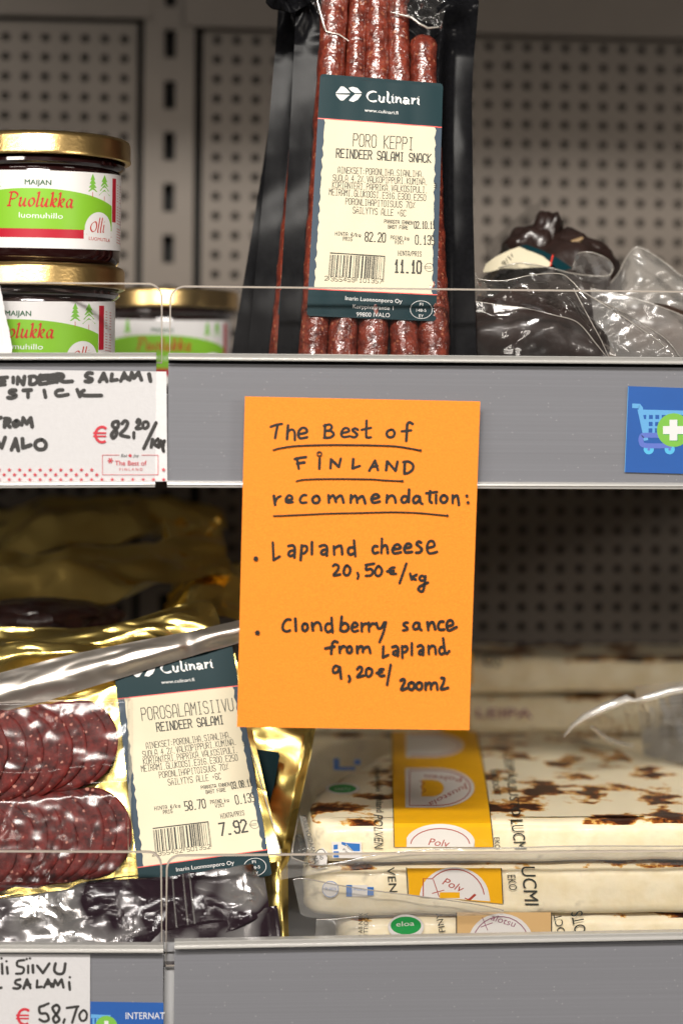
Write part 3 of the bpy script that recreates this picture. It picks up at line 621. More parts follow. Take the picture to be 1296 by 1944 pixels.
def product_label(pen, title, sub, date, weight, perkg, price, bar, title_span, sub_span):
    def uv(f, x, y): return ibil(R1, *f(x, y))
    def A(x, y): return uv(CA, x, y)
    def B(x, y): return uv(CB, x, y)
    HX, HY = 236., 322.                          # label size in photo pixels; artwork is drawn in these units
    def q(p): return (p[0] * HX, p[1] * HY)
    a, b = (lambda x, y: q(A(x, y))), (lambda x, y: q(B(x, y)))
    vt, vb = -.262, 1.158
    # body with rounded corners
    pen.rect(0, vt * HY + 6, HX, vb * HY - 4, TEAL, .02, 30, 50)
    pen.poly([(0, vt * HY + 6), (2, vt * HY + 1.5), (6, vt * HY), (HX - 6, vt * HY), (HX - 2, vt * HY + 1.5), (HX, vt * HY + 6)], TEAL, .02)
    pen.poly([(HX, vb * HY - 4), (HX - 4, vb * HY), (4, vb * HY), (0, vb * HY - 4)], TEAL, .02)
    pen.rect(0, 0, HX, HY, SLATE, .08, 30, 40)
    n = 46
    def sc_(i, s): return .011 * abs(math.sin(i * .83 + s)) + .004 * math.sin(i * 2.1 + s)
    Lp = [((.050 + sc_(i, 0) - .01 * (i / n)) * HX, HY * i / n) for i in range(n + 1)]; Rp = [((.955 + .016 * (i / n) - sc_(i, 2)) * HX, HY * i / n) for i in range(n + 1)]
    pen.band(Lp, Rp, CREAM, .15, 30)
    for v in (0, 1): pen.rect(0, v * HY - .9, HX, v * HY + .9, REDL, .18, 30, 1)
    for pl in ('332,205 350,182 374,150 398,150 425,172 452,203', '332,214 350,240 372,263 395,263 420,240 447,218', '438,162 470,152 510,162 547,203 490,204 460,185', '545,214 512,258 475,276 440,264 465,235 488,214'):
        pen.poly([a(*p) for p in rd(pl)[0]], PRW, .14)
    p0, p1 = a(584, 268), a(1092, 306); ex = (p1[0] - p0[0]) / 6.05; xx = 0
    for ch in 'Culinari':
        pen.strokes(rd(ST_C[ch]), 4.3, PRW, lambda x, y: (p0[0] + (xx + x) * ex, lerp(p0[1], p1[1], xx / 6.05) - y * 11.0), off=.16, nib=(R(40), .22))
        xx += {'C': 1.15, 'u': .8, 'l': .48, 'i': .36, 'n': .8, 'a': .76, 'r': .58}[ch]
    pen.text('www.culinari.fi', a(568, 355), a(843, 380), 6.2, PRW, .16)
    pen.thermal(title, *[q(p) for p in title_span], 23.5, 1.5, TXT, .25); pen.thermal(sub, *[q(p) for p in sub_span], 16, 2.0, TXT, .25)
    for t, x0, y0, x1, y1 in (('AINEKSET:PORONLIHA.SIANLIHA.', 350, 859, 1055, 893), ('SUOLA 4.2%.VALKOPIPPURI.KUMINA.', 310, 922, 1085, 957), ('KORIANTERI.PAPRIKA.VALKOSIPULI.', 305, 980, 1085, 1024),
                              ('MEIRAMI.GLUKOOSI.E316.E300.E250', 278, 1038, 1068, 1088), ('PORONLIHAPITOISUUS 70%', 413, 1115, 978, 1148)):
        pen.thermal(t, a(x0, y0), a(x1, y1), 11.6, .95, TXT, .25)
    pen.thermal('SÄILYTYS ALLE +6C', b(473, 108), b(905, 135), 12, .95, TXT, .25)
    for t, x0, y0, x1, y1, h in (('PARASTA ENNEN', 730, 188, 962, 202, 6.4), ('BÄST FÖRE', 762, 232, 922, 241, 6.4), ('HINTA €/kg', 328, 289, 535, 303, 6.6), ('PRIS', 392, 333, 465, 336, 6.6), ('PAINO kg', 782, 321, 930, 331, 6.8), ('VIKT', 815, 360, 888, 363, 6.4), ('HINTA/PRIS', 843, 456, 1033, 462, 9)):
        pen.thermal(t, b(x0, y0), b(x1, y1), h, .9, TXT, .25)
    pen.thermal(date, b(975, 232), b(1143, 236), 13, 1.5, TXT, .25); pen.thermal(perkg, b(572, 337), b(738, 345), 17, 1.9, TXT, .25); pen.thermal(weight, b(984, 362), b(1140, 367), 17, 1.7, TXT, .25)
    pen.thermal(price, b(814, 592), b(1030, 600), 23, 3.1, TXT, .25)
    ex_, ey_ = b(1098, 553); pen.stroke([(ex_ + 8 * math.cos(R(t_)), ey_ - 8 * math.sin(R(t_))) for t_ in range(35, 336, 20)], .8, TXT2, .25, cap=False)
    for d in (-1.2, 1.6): pen.stroke([(ex_ - 10, ey_ + d), (ex_ + 4, ey_ + d)], .7, TXT2, .25, cap=False)
    pen.stroke([b(285, 434), b(737, 462)], 1.9, TXT, .25, cap=False)
    rb = random.Random(11); mods = [1, 1, 1] + [rb.choice((1, 1, 2, 2, 3, 4)) for _ in range(24)] + [1, 1, 1, 1, 1] + [rb.choice((1, 1, 2, 2, 3, 4)) for _ in range(24)] + [1, 1, 1]
    tot = sum(mods); acc = 0; (bx0, by0), (bx1, by1) = b(285, 449), b(738, 466); bh = 42
    for i, w_ in enumerate(mods):
        if i % 2 == 0:
            x, y = lerp(bx0, bx1, acc / tot), lerp(by0, by1, acc / tot); g = 6 if (i < 3 or i > len(mods) - 4 or 27 <= i <= 31) else 0; ww = (bx1 - bx0) * w_ / tot * .88
            pen.poly([(x, y), (x + ww, y), (x + ww - 1.2, y + bh + g), (x - 1.2, y + bh + g)], TXT, .25)
        acc += w_
    pen.thermal('2', b(242, 659), b(266, 660), 8, .8, TXT, .25); pen.thermal(bar[0], b(292, 664), b(487, 673), 8, .8, TXT, .25); pen.thermal(bar[1], b(525, 674), b(712, 684), 8, .8, TXT, .25)
    pen.text('Inarin Luonnonporo Oy', b(410, 820), b(875, 848), 7.6, PRW, .16); pen.text('Korppivaarantie 1', b(472, 887), b(803, 904), 7.6, PRW, .16); pen.text('99800 IVALO', b(502, 954), b(775, 962), 8, PRW, .16)
    ox_, oy_ = b(1032, 900); pen.stroke([(ox_ + 20 * math.cos(R(t_)), oy_ + 17 * math.sin(R(t_))) for t_ in range(0, 361, 20)], .9, PRW, .16, cap=False)
    for t, x0, x1, y in (('FI', 1018, 1046, 868), ('148-5', 992, 1072, 916), ('EY', 1012, 1050, 962)): pen.text(t, b(x0, y), b(x1, y + 2), 5.6, PRW, .16)
    for k in range(3): pen.stroke([a(1135, 945 + 16 * k), a(1160, 948 + 16 * k)], .9, TXT, .25, cap=False)
    return a, b

# ------------------------------------------------------------------ upright black packs of salami sticks
BLACKF = M('black_vacuum_film', (.006, .006, .007), .22, 0, 0, None, (500, .3), .05)
def meatmat(name, dark, mid, fat, scale, fatsc, rough, fatamt, coat=.8, bump=.5):
    if name in MATS: return MATS[name]
    m = bpy.data.materials.new(name); m.use_nodes = True; nt = m.node_tree; b = nt.nodes['Principled BSDF']; N = nt.nodes.new; L = nt.links.new
    b.inputs['Specular IOR Level'].default_value = .5 if coat else .15
    tc = N('ShaderNodeTexCoord'); n = N('ShaderNodeTexNoise'); n.inputs['Scale'].default_value = scale; n.inputs['Detail'].default_value = 6; n.inputs['Roughness'].default_value = .65; L(tc.outputs['Object'], n.inputs['Vector'])
    r = N('ShaderNodeValToRGB'); e = r.color_ramp.elements; e[0].position = .34; e[0].color = (*dark, 1); e[1].position = .66; e[1].color = (*mid, 1); L(n.outputs['Fac'], r.inputs[0])
    nd = N('ShaderNodeVectorMath'); nd.operation = 'MULTIPLY_ADD'; nd.inputs[1].default_value = (.004,) * 3; L(n.outputs['Color'], nd.inputs[0]); L(tc.outputs['Object'], nd.inputs[2])
    v = N('ShaderNodeTexVoronoi'); v.inputs['Scale'].default_value = fatsc; v.inputs['Randomness'].default_value = 1; L(nd.outputs[0], v.inputs['Vector'])
    sp = N('ShaderNodeSeparateColor'); L(v.outputs['Color'], sp.inputs[0])
    th = N('ShaderNodeMapRange'); th.inputs[1].default_value = 0; th.inputs[2].default_value = 1; th.inputs[3].default_value = fatamt * .3; th.inputs[4].default_value = fatamt; L(sp.outputs[0], th.inputs[0])
    sb = N('ShaderNodeMath'); sb.operation = 'SUBTRACT'; L(th.outputs[0], sb.inputs[0]); L(v.outputs['Distance'], sb.inputs[1])
    ms = N('ShaderNodeMath'); ms.operation = 'MULTIPLY_ADD'; ms.inputs[1].default_value = 9; ms.inputs[2].default_value = .35; ms.use_clamp = True; L(sb.outputs[0], ms.inputs[0])
    mx = N('ShaderNodeMix'); mx.data_type = 'RGBA'; L(ms.outputs[0], mx.inputs[0]); L(r.outputs[0], mx.inputs[6]); mx.inputs[7].default_value = (*fat, 1); L(mx.outputs[2], b.inputs['Base Color'])
    b.inputs['Roughness'].default_value = rough; b.inputs['Coat Weight'].default_value = coat; b.inputs['Coat Roughness'].default_value = .08
    n2 = N('ShaderNodeTexNoise'); n2.inputs['Scale'].default_value = scale * .7; n2.inputs['Detail'].default_value = 3; L(tc.outputs['Object'], n2.inputs['Vector'])
    bp = N('ShaderNodeBump'); bp.inputs['Strength'].default_value = bump; bp.inputs['Distance'].default_value = .002; L(n2.outputs['Fac'], bp.inputs['Height']); L(bp.outputs[0], b.inputs['Normal']); L(bp.outputs[0], b.inputs['Coat Normal'])
    MATS[name] = m; return m
STICK = meatmat('salami_stick', (.065, .009, .006), (.26, .045, .024), (.36, .13, .07), 230, 380, .3, .30, .6, .8)
SLICE = meatmat('salami_slice', (.026, .003, .003), (.145, .014, .011), (.40, .17, .13), 200, 280, .5, .27, .0, .25)
FILMG = FILM('clear_film', (.97, .97, .97), .025, .022, .10, (60, .15), (.75, .72, .68))
FILMM = FILM('milky_film', (.95, .95, .95), .03, .20, .14, (40, .15), (.70, .68, .64))
CLING = FILM('cling_film', (.99, .99, .99), .004, .0, .13, None, (.75, .72, .68))
GLINT = FILM('film_painted_glint', (.9, .9, .9), .22, .35, .12, None, (.95, .93, .9))  # whitened haze, stands in for bright highlights on folded film
RIM = FILM('film_edge', (.9, .9, .88), .2, .45, .15, None, (.8, .74, .66))

def rib(px, py):
    t = (py - 100) / 540; c = [lerp(a, b, t) for a, b in zip((630, 676, 715, 756, 803), (595, 648, 708, 768, 822))]
    return .22 * max(math.cos(max(-1.57, min(1.57, (px - k) / 20))) for k in c) + .25 * nz(px / 110, py / 130, 3)
SB = Surf(P(560, 690, 26), P(860, 690, 26), P(700, 0, 58))
SLb = Surf(P(560, 690, 26), P(860, 690, 26), P(700, 0, 58), rib)
pk = thing('salami_stick_pack', 'frontmost upright black vacuum pack of five salami sticks, its cream label in full view', 'salami pack', P(715, 697, 26), 'upright black packs')
def edge(pts, y):
    for (x0, y0), (x1, y1) in zip(pts, pts[1:]):
        if y <= y1: return lerp(x0, x1, (y - y0) / (y1 - y0))
    return pts[-1][0]
LE = [(566, -140), (562, -20), (560, 60), (556, 130), (548, 300), (536, 500), (524, 697)]; RE = [(900, -140), (905, -20), (902, 60), (897, 130), (895, 190), (897, 400), (901, 560), (904, 697)]
def pack_front(u, v):
    y = lerp(-140, 697, v); x = lerp(edge(LE, y), edge(RE, y), u)
    k = sstep(.13, .22, u) * (1 - sstep(.80, .90, u))
    up = 1 - sstep(20, 110, y)
    fold = abs(nz(x / 45, y / 60, 1)) * 9 * up + 5 * up * sstep(.7, .85, u)
    tent = 7 * math.exp(-((u - .80) / .035) ** 2) * sstep(30, 120, y) * (1 - .5 * sstep(200, 420, y)) * (1 + .3 * nz(y / 50, 2))
    return SB.at(x, y, .6 + 2.6 * k + fold + tent + 1.0 * nz(x / 70, y / 140) + .10 * nz(x / 30, y / 40, 4))
def pack_back(u, v):
    y = lerp(-140, 697, v); return SB.at(lerp(edge(LE, y), edge(RE, y), u), y, -3 * math.sin(math.pi * u))
m = MB(); m.grid(pack_front, 90, 150, BLACKF); m.grid(pack_back, 30, 60, BLACKF, True); m.build('black_pouch', pk, 60)
def tube(mb, path, rads, mat, n=14, jit=0., flat=1., seed=0., caps=True):
    """lumpy tube through points with radii"""
    k = len(path); vs = []
    for i, p in enumerate(path):
        d = (path[min(i + 1, k - 1)] - path[max(i - 1, 0)]).normalized(); a = d.cross(fwd).normalized(); b = a.cross(d)
        for j in range(n):
            t = 2 * math.pi * j / n; r = rads[i] * (1 + jit * nz(math.cos(t) * 1.3 + seed, math.sin(t) * 1.3, i * .35 + seed))
            vs.append(p + a * (r * math.cos(t)) + b * (r * math.sin(t) * flat))
    fs = [(i * n + j, i * n + (j + 1) % n, (i + 1) * n + (j + 1) % n, (i + 1) * n + j) for i in range(k - 1) for j in range(n)]
    if caps: fs += [tuple(range(n))[::-1], tuple(range((k - 1) * n, k * n))]
    mb.add(vs, fs, mat)
for x0, x1, r0, r1, ytop in ((630, 596, 6.5, 6.7, -120), (676, 650, 4.9, 6.9, -120), (715, 708, 5.9, 7.2, -120), (756, 767, 5.4, 6.9, -120), (803, 822, 6.4, 7.4, 70)):
    m = MB(); n = 70; pth, rd_ = [], []
    for i in range(n + 1):
        y = lerp(ytop, 694, i / n); t = (y - 100) / 540; pth.append(lifted(SB, 5.6).at(lerp(x0, x1, t) + 2 * nz(y / 90, x0), y))
        rr = lerp(r0, r1, max(0, t)); e_ = min(1, (i + .35) / 2.2) if ytop > 0 else 1; rd_.append(rr * math.sqrt(max(.08, 1 - (1 - e_) ** 2)) * (1 + .05 * nz(y / 25, x0)))
    tube(m, pth, rd_, STICK, 22, .10, 1.0, x0); m.build('salami_stick', pk, 70)
m = MB()
def filmtop(A, B, seed, off, amp=3.5):
    k = len(A)
    def fn(u, v):
        i = min(k - 2, int(u * (k - 1))); f = u * (k - 1) - i
        x, y = lerp(lerp(A[i][0], A[i + 1][0], f), lerp(B[i][0], B[i + 1][0], f), v), lerp(lerp(A[i][1], A[i + 1][1], f), lerp(B[i][1], B[i + 1][1], f), v)
        return SB.at(x, y, off + amp * abs(nz(x / 22, y / 26, seed)) * 2)
    m = MB(); m.grid(fn, 30, 30, FILMG); m.build('clear_film', pk, 60)
filmtop([(556, -40), (600, -40), (640, -40)], [(588, 20), (606, 50), (634, 84)], 2.2, 10)
filmtop([(728, -30), (790, -30), (850, -30)], [(736, 44), (775, 52), (832, 72)], 5.1, 10)
m = MB()
tube(m, [SB.at(x, y, 12.5) for x, y in ((596, 8), (604, 40), (612, 70), (616, 78), (640, 84), (658, 96))], [.35, .5, .6, .6, .5, .3], RIM, 6); m.build('film_crease', pk, 60); m = MB()
tube(m, [SB.at(x, y, 12.8) for x, y in ((736, 42), (758, 48), (775, 52), (790, 64), (806, 72), (826, 70))], [.3, .5, .7, .6, .6, .4], RIM, 6)
m.build('film_crease', pk, 60)
def strap(px, py): return 0
m = MB(); pen = Pen(m, lambda x, y, off, _s=lifted(SLb, 12.6): _s.at(*bil(R1, x / 236., y / 322.), off))
product_label(pen, 'PORO KEPPI', 'REINDEER SALAMI SNACK', '02.10.11', '0.135', '82.20', '11.10', ('355459', '101357'),
              (ibil(R1, *CA(474, 638)), ibil(R1, *CA(964, 671))), (ibil(R1, *CA(337, 730)), ibil(R1, *CA(1110, 775))))
m.build('product_label', pk, 60)
b2 = copy_tree(pk); b2.location += Vector((-.0125, .026, 0)); b2.rotation_euler.y = .030
b2['label'] = 'black salami stick pack just behind the front one, a sliver of its label showing'
b3 = copy_tree(pk); b3.location += Vector((-.020, .056, -.002)); b3.rotation_euler.y = .10
b3['label'] = 'rearmost, most tilted black salami stick pack, a dark edge behind the other two'
m = MB()
def flap(u, v):
    x = lerp(484, 568, u); y = lerp(-70, 8 + 18 * math.sin(math.pi * u) + 6 * nz(u * 4, 1), v)
    return P(x, y, 44 + 10 * abs(nz(x / 25, y / 30)) + 7 * math.sin(u * 3))
m.grid(flap, 24, 20, BLACKF); m.grid(lambda u, v: flap(u, v) + Vector((0, 2.5, 0)), 24, 20, BLACKF, True)
m.build('folded_flap', b2, 60)

# ------------------------------------------------------------------ clear bags of dark meat at the right
MEAT = M('dark_dried_meat', (.020, .010, .008), .38, 0, .5, (120, .35), (90, .4))
MEAT2 = M('brown_dried_meat', (.055, .030, .020), .4, 0, .4, (150, .3), (110, .4))
def lump(mb, c, rx, ry, rz, mat, seed, amp=.18, nu=48, nv=28, tw=0.):
    def fn(u, v):
        a, b = 2 * math.pi * u, math.pi * (v - .5); d = Vector((math.cos(b) * math.cos(a), math.cos(b) * math.sin(a), math.sin(b)))
        k = 1 + amp * fbm(d.x * 1.6 + seed, d.y * 1.6, d.z * 1.6)
        q = Vector((d.x * rx * k, d.y * ry * k, d.z * rz * k)); return c + Matrix.Rotation(tw, 3, 'Y') @ q
    mb.grid(fn, nu, nv, mat)
def sheet(mb, A, B, nu, nv, mat, amp=2., sc_=25., seed=0., rim=None, bow=0.):
    """film between two 3-D photo polylines (px,py,Y) with crumple"""
    A = [P(*a) for a in A]; B = [P(*b) for b in B]
    def pl(L_, u):
        k = len(L_) - 1; i = min(k - 1, int(u * k)); f = u * k - i
        a, b, c, d = L_[max(i - 1, 0)], L_[i], L_[i + 1], L_[min(i + 2, k)]
        return .5 * (2 * b + (c - a) * f + (2 * a - 5 * b + 4 * c - d) * f * f + (3 * b - a - 3 * c + d) * f ** 3)
    def fn(u, v):
        p = pl(A, u).lerp(pl(B, u), v); e = min(1, 4 * v + .25, 4 * (1 - v) + .25)
        return p + Vector((0, -bow * math.sin(math.pi * v) - amp * e * (abs(nz(p.x / sc_ * 1.7 + p.z / sc_, p.z / sc_ * .8, seed)) * 2.4 + .8 * abs(nz(p.x / sc_ * 1.5 - p.z / sc_ * 3, p.z / sc_, seed + 4))), 0))
    mb.grid(fn, nu, nv, mat)
    if rim is not None: tube(mb, [fn(i / 60, 0) for i in range(61)], [rim] * 61, RIM, 6)
    return fn
BAGS = 'clear bags of dark dried meat'
t = thing('meat_bag', 'front clear vacuum bag holding dark rounded meat, right beside the black pack', 'meat bag', P(1030, 690, 45), BAGS)
m = MB(); lump(m, P(1012, 640, 46), 36, 22, 20, MEAT, 1.3, .16, 60, 36, .18); m.build('dried_meat', t, 80)
m = MB()
sheet(m, [(901, 519, 30), (908, 530, 26), (955, 533, 22), (1010, 522, 22), (1062, 520, 24), (1085, 535, 24), (1110, 558, 22), (1180, 592, 22), (1240, 628, 22), (1268, 650, 22), (1296, 688, 24)],
      [(903, 572, 26), (940, 578, 22), (1000, 586, 20), (1050, 598, 18), (1095, 612, 18), (1130, 652, 18), (1160, 690, 18), (1200, 695, 18), (1240, 697, 18), (1270, 697, 18), (1296, 697, 22)], 90, 36, FILMG, 3.0, 30, 1.7, .28)
sheet(m, [(903, 572, 26), (940, 578, 22), (1000, 586, 20), (1050, 598, 18), (1095, 612, 18), (1130, 652, 18), (1160, 690, 18)],
      [(905, 697, 26), (950, 697, 20), (1000, 697, 16), (1050, 697, 15), (1095, 697, 15), (1130, 697, 16), (1160, 697, 18)], 50, 26, FILMG, 1.2, 30, 4.4, .32)
m.build('clear_bag', t, 70)
m = MB(); tube(m, [P(*q) for q in ((1088, 548, 20), (1110, 590, 17), (1140, 645, 15), (1160, 690, 14))], [.25] * 4, RIM, 6)
tube(m, [P(*q) for q in ((1110, 556, 21), (1180, 600, 18), (1250, 648, 16), (1262, 660, 16))], [.3, .4, .4, .3], RIM, 6); m.build('bag_seam', t, 60)
t = thing('meat_bag', 'clear bag with dark pointed meat and a cream label edged in dark green', 'meat bag', P(1040, 690, 105), BAGS)
m = MB(); lump(m, P(1052, 545, 112), 34, 26, 28, MEAT, 4.1, .14, 60, 36, .1)
lump(m, P(1030, 455, 112), 9, 10, 15, MEAT, 2.2, .3, 40, 26, .3); lump(m, P(1000, 470, 110), 14, 12, 10, MEAT, 7.2, .25, 40, 26, -.5); lump(m, P(1100, 480, 112), 19, 12, 10, MEAT, 9.2, .25, 40, 26, .45)
m.build('dried_meat', t, 80)
m = MB(); tube(m, [P(1105, 452, 98), P(1088, 462, 97), P(1075, 480, 96)], [.8, 1.8, .6], M('pale_fat', (.30, .20, .10), .4, 0, .5), 10, .3); m.build('fat_patch', t, 70)
SX = Surf(P(920, 500, 84), P(1080, 500, 84), P(960, 440, 100), lambda x, y: 1.2 * nz(x / 30, y / 40))
m = MB(); pen = Pen(m, SX.at)
top = [(917, 512), (922, 500), (938, 489), (966, 474), (985, 468), (1015, 480), (1050, 494)]
pen.band(top, [(917, 516), (930, 516), (950, 512), (980, 509), (1005, 508), (1030, 507), (1044, 505)], CREAM, .05, 8)
pen.band([(985, 466), (1000, 466), (1030, 478), (1060, 490), (1085, 508)], [(1000, 475), (1010, 478), (1030, 487), (1046, 500), (1060, 515)], TEAL, .06, 4)
pen.stroke([(1049, 484), (1046, 494), (1044, 505)], 2.2, REDL, cap=False)
pen.text('9/16', (957, 507), (979, 482), 9, TXT, .2)
m.build('product_label', t, 60)
m = MB(); sheet(m, [(890, 560, 90), (925, 520, 84), (980, 500, 78), (1040, 508, 76), (1090, 520, 76), (1150, 524, 78), (1162, 510, 80)], [(900, 640, 70), (940, 600, 70), (980, 590, 66), (1040, 590, 66), (1090, 590, 66), (1130, 585, 66), (1148, 560, 70)], 60, 24, FILMG, 2.5, 26, 8.8, .3)
sheet(m, [(1086, 512, 84), (1092, 490, 80), (1100, 480, 76), (1125, 480, 74), (1152, 492, 76), (1163, 508, 80), (1158, 522, 84)], [(1086, 516, 86), (1100, 518, 84), (1112, 520, 84), (1125, 524, 84), (1135, 528, 84), (1145, 530, 84), (1152, 532, 86)], 40, 16, FILMM, 1.2, 10, 3.3, .3)
sheet(m, [(918, 470, 150), (960, 430, 150), (1000, 395, 150), (1020, 385, 150)], [(930, 520, 120), (970, 480, 122), (1000, 440, 124), (1025, 405, 124)], 24, 24, FILMG, 3, 16, 6.3)
m.build('clear_bag', t, 70)
t = thing('meat_bag', 'greyish clear bag with a brown sausage behind at the right edge', 'meat bag', P(1250, 690, 110), BAGS)
m = MB(); tube(m, [P(1150, 640, 105), P(1170, 630, 105), P(1230, 632, 105), P(1300, 640, 105), P(1380, 650, 105)], [4, 13, 15, 15, 14], MEAT2, 28, .08, 1, 3.); m.build('dried_meat', t, 80)
m = MB()
sheet(m, [(1148, 548, 95), (1172, 520, 92), (1186, 492, 90), (1203, 471, 88), (1224, 474, 88), (1262, 500, 90), (1300, 528, 92), (1380, 560, 95)], [(1150, 600, 80), (1175, 590, 80), (1200, 580, 80), (1215, 575, 80), (1230, 575, 80), (1262, 578, 80), (1300, 590, 80), (1380, 600, 80)], 60, 30, FILMM, 3.2, 30, 2.9, .3)
sheet(m, [(1120, 548, 70), (1180, 560, 66), (1240, 578, 62), (1296, 600, 62), (1380, 640, 62)], [(1130, 660, 66), (1180, 680, 62), (1240, 690, 60), (1296, 697, 60), (1380, 697, 60)], 60, 30, FILMM, 2.5, 34, 12.9, .3)
m.build('clear_bag', t, 70)

# torn white paper at the left edge
S = Surf(P(0, 560, 4.2), P(20, 560, 4.2), P(0, 680, 4.2), lambda x, y: .4 * sstep(5, 25, x))
edge_ = [(-3, 534), (1, 545), (3, 556), (5, 562), (6, 572), (9, 583), (9, 592), (12, 600), (14, 612), (17, 622), (19, 632), (20, 640), (22, 650), (24, 660), (23, 668), (25, 690)]
m = MB(); pen = Pen(m, S.at); pen.band([(-40, y) for _, y in edge_], edge_, PAPER, 0, 10)
pen.stroke([(1, 603), (4, 620), (8, 645), (11, 690)], .8, WHT, cap=False)
tag(m.build('torn_paper', loc=S.at(0, 690)), 'torn white paper with a ragged right edge sticking up at the left border', 'paper')
# ------------------------------------------------------------------ foil helpers
def foil(name, c, rough, scale, strength, dark=None, dthr=(.5, .58), dscale=40):
    """crinkled metallised film; dark: colour where the contents lie against the film"""
    if name in MATS: return MATS[name]
    m = M(name, c, rough, 1., 0, (scale, strength, 2))
    if dark:
        nt = m.node_tree; b = nt.nodes['Principled BSDF']; N = nt.nodes.new; L = nt.links.new
        tc = N('ShaderNodeTexCoord'); n = N('ShaderNodeTexNoise'); n.inputs['Scale'].default_value = dscale; n.inputs['Detail'].default_value = 2; L(tc.outputs['Object'], n.inputs['Vector'])
        r = N('ShaderNodeMapRange'); r.inputs[1].default_value, r.inputs[2].default_value = dthr; L(n.outputs['Fac'], r.inputs[0])
        mx = N('ShaderNodeMix'); mx.data_type = 'RGBA'; L(r.outputs[0], mx.inputs[0]); mx.inputs[6].default_value = (*lin(c), 1); mx.inputs[7].default_value = (*dark, 1); L(mx.outputs[2], b.inputs['Base Color'])
        iv = N('ShaderNodeMath'); iv.operation = 'SUBTRACT'; iv.inputs[0].default_value = 1; L(r.outputs[0], iv.inputs[1]); L(iv.outputs[0], b.inputs['Metallic'])
        b.inputs['Specular IOR Level'].default_value = .35
    return m
GOLD = foil('gold_foil', (.90, .69, .22), .25, 42, .24)
GOLDB = foil('gold_foil_back', (.62, .47, .16), .3, 30, .2)
SILVER = foil('silver_foil', (.86, .79, .72), .42, 40, .07)
PURPLE = foil('purple_vacuum_foil', (.55, .54, .53), .17, 40, .06, (.020, .010, .016), (.35, .48), 24)

def spl(L_, u):
    k = len(L_) - 1; i = min(k - 1, int(u * k)); f = u * k - i
    a, b, c, d = L_[max(i - 1, 0)], L_[i], L_[i + 1], L_[min(i + 2, k)]
    return .5 * (2 * b + (c - a) * f + (2 * a - 5 * b + 4 * c - d) * f * f + (3 * b - a - 3 * c + d) * f ** 3)
def pouch(mb, A, B, nu, nv, mat, thick, amp, scl, seed, matb=None, seal=.08, ridge=True, sx=1.):
    """filled flat pack between an upper and a lower 3-D polyline (px,py,Y)"""
    A = [P(*a) for a in A]; B = [P(*b) for b in B]
    n0 = (spl(A, .9) - spl(A, .1)).cross(spl(B, .5) - spl(A, .5)).normalized()
    if n0.dot(fwd) > 0: n0 = -n0
    def fn(u, v, s):
        p = spl(A, u).lerp(spl(B, u), v)
        e = sstep(0, seal, u) * sstep(0, seal, 1 - u) * sstep(0, seal, v) * sstep(0, seal, 1 - v)
        wv = nz(p.x / scl / sx, p.z / scl + p.y / scl + p.x / scl * .12 * (sx - 1), seed); wv = wv + .5 * nz(p.x / scl * 2.3 / sx, p.z / scl * 2.3 + p.y / scl, seed + 5) + (.25 * ridge * abs(nz(p.x / scl * 4 / sx, p.z / scl * 4 + p.y / scl * 2, seed)) if ridge else 0)
        return p + n0 * (amp * wv + (thick * e if s > 0 else -thick * .3 * e))
    mb.grid(lambda u, v: fn(u, v, 1), nu, nv, mat); mb.grid(lambda u, v: fn(u, v, -1) - n0 * .25, nu, nv, matb or mat, True)
    return fn

# ------------------------------------------------------------------ sliced salami pack, label towards the viewer
def s2b(px, py): return .6 * nz(px / 150, py / 150, 2)
S2 = Surf(P(225, 1327, 58), P(454, 1302, 58), P(261, 1647, 32), s2b)
S2f = Surf(P(225, 1327, 58), P(454, 1302, 58), P(261, 1647, 32))
sp_ = thing('sliced_salami_pack', 'front pack of sliced dark red salami on gold foil with folded silver top edge', 'salami pack', P(260, 1660, 30))
m = MB()
gl = [(-80, 1352), (446, 1240)]; gb = [(-80, 1742), (535, 1634)]
def gfn(u, v):
    x = lerp(lerp(gl[0][0], gl[1][0], u), lerp(gb[0][0], gb[1][0], u), v); y = lerp(lerp(gl[0][1], gl[1][1], u), lerp(gb[0][1], gb[1][1], u), v)
    return S2f.at(x, y, 1.4 * nz(x / 40, y / 50) + .5 * abs(nz(x / 30, y / 40, 3)))
m.grid(gfn, 90, 60, GOLD); m.grid(lambda u, v: gfn(u, v) - S2f.n * .6, 90, 60, GOLDB, True); m.build('gold_backing', sp_, 70)
m = MB(); tube(m, [S2f.at(lerp(462, 534, i / 20), lerp(1375, 1622, i / 20), 2.2 + .5 * nz(i / 4, 1)) for i in range(21)], [.3] * 21, RIM, 6); m.build('film_edge', sp_, 60)
ax = (S2f.at(300, 1390, 0) - S2f.at(200, 1402, 0)).normalized(); nn = S2f.n; ay = nn.cross(ax)
def slice_(cx, cy, r, tilt, lift, seed):
    c = S2f.at(cx, cy, lift); m = MB()
    ta = Matrix.Rotation(-tilt, 3, ay); X, Nn = ta @ ax, ta @ nn
    prof = [(0, 1.0), (.5, 1.02), (.9, 1.0), (.985, .82), (1.0, .5), (.985, .1), (.9, 0), (0, 0)]; n = 56; vs = []
    for k, h in prof:
        for j in range(n):
            t = 2 * math.pi * j / n; rr = r * k * (1 + .035 * nz(math.cos(t) * 1.5 + seed, math.sin(t) * 1.5, seed))
            vs.append(c + X * (rr * math.cos(t)) + ay * (rr * math.sin(t) * 1.02) + Nn * (h * .9 + .5 * nz(rr * math.cos(t) / 9, rr * math.sin(t) / 9, seed + 3) + 1.2 * (k * math.cos(t)) ** 2 * .4))
    m.add(vs, [(i * n + j, i * n + (j + 1) % n, (i + 1) * n + (j + 1) % n, (i + 1) * n + j) for i in range(len(prof) - 1) for j in range(n)], SLICE)
    m.build('salami_slice', sp_, 50)
rs = random.Random(3)
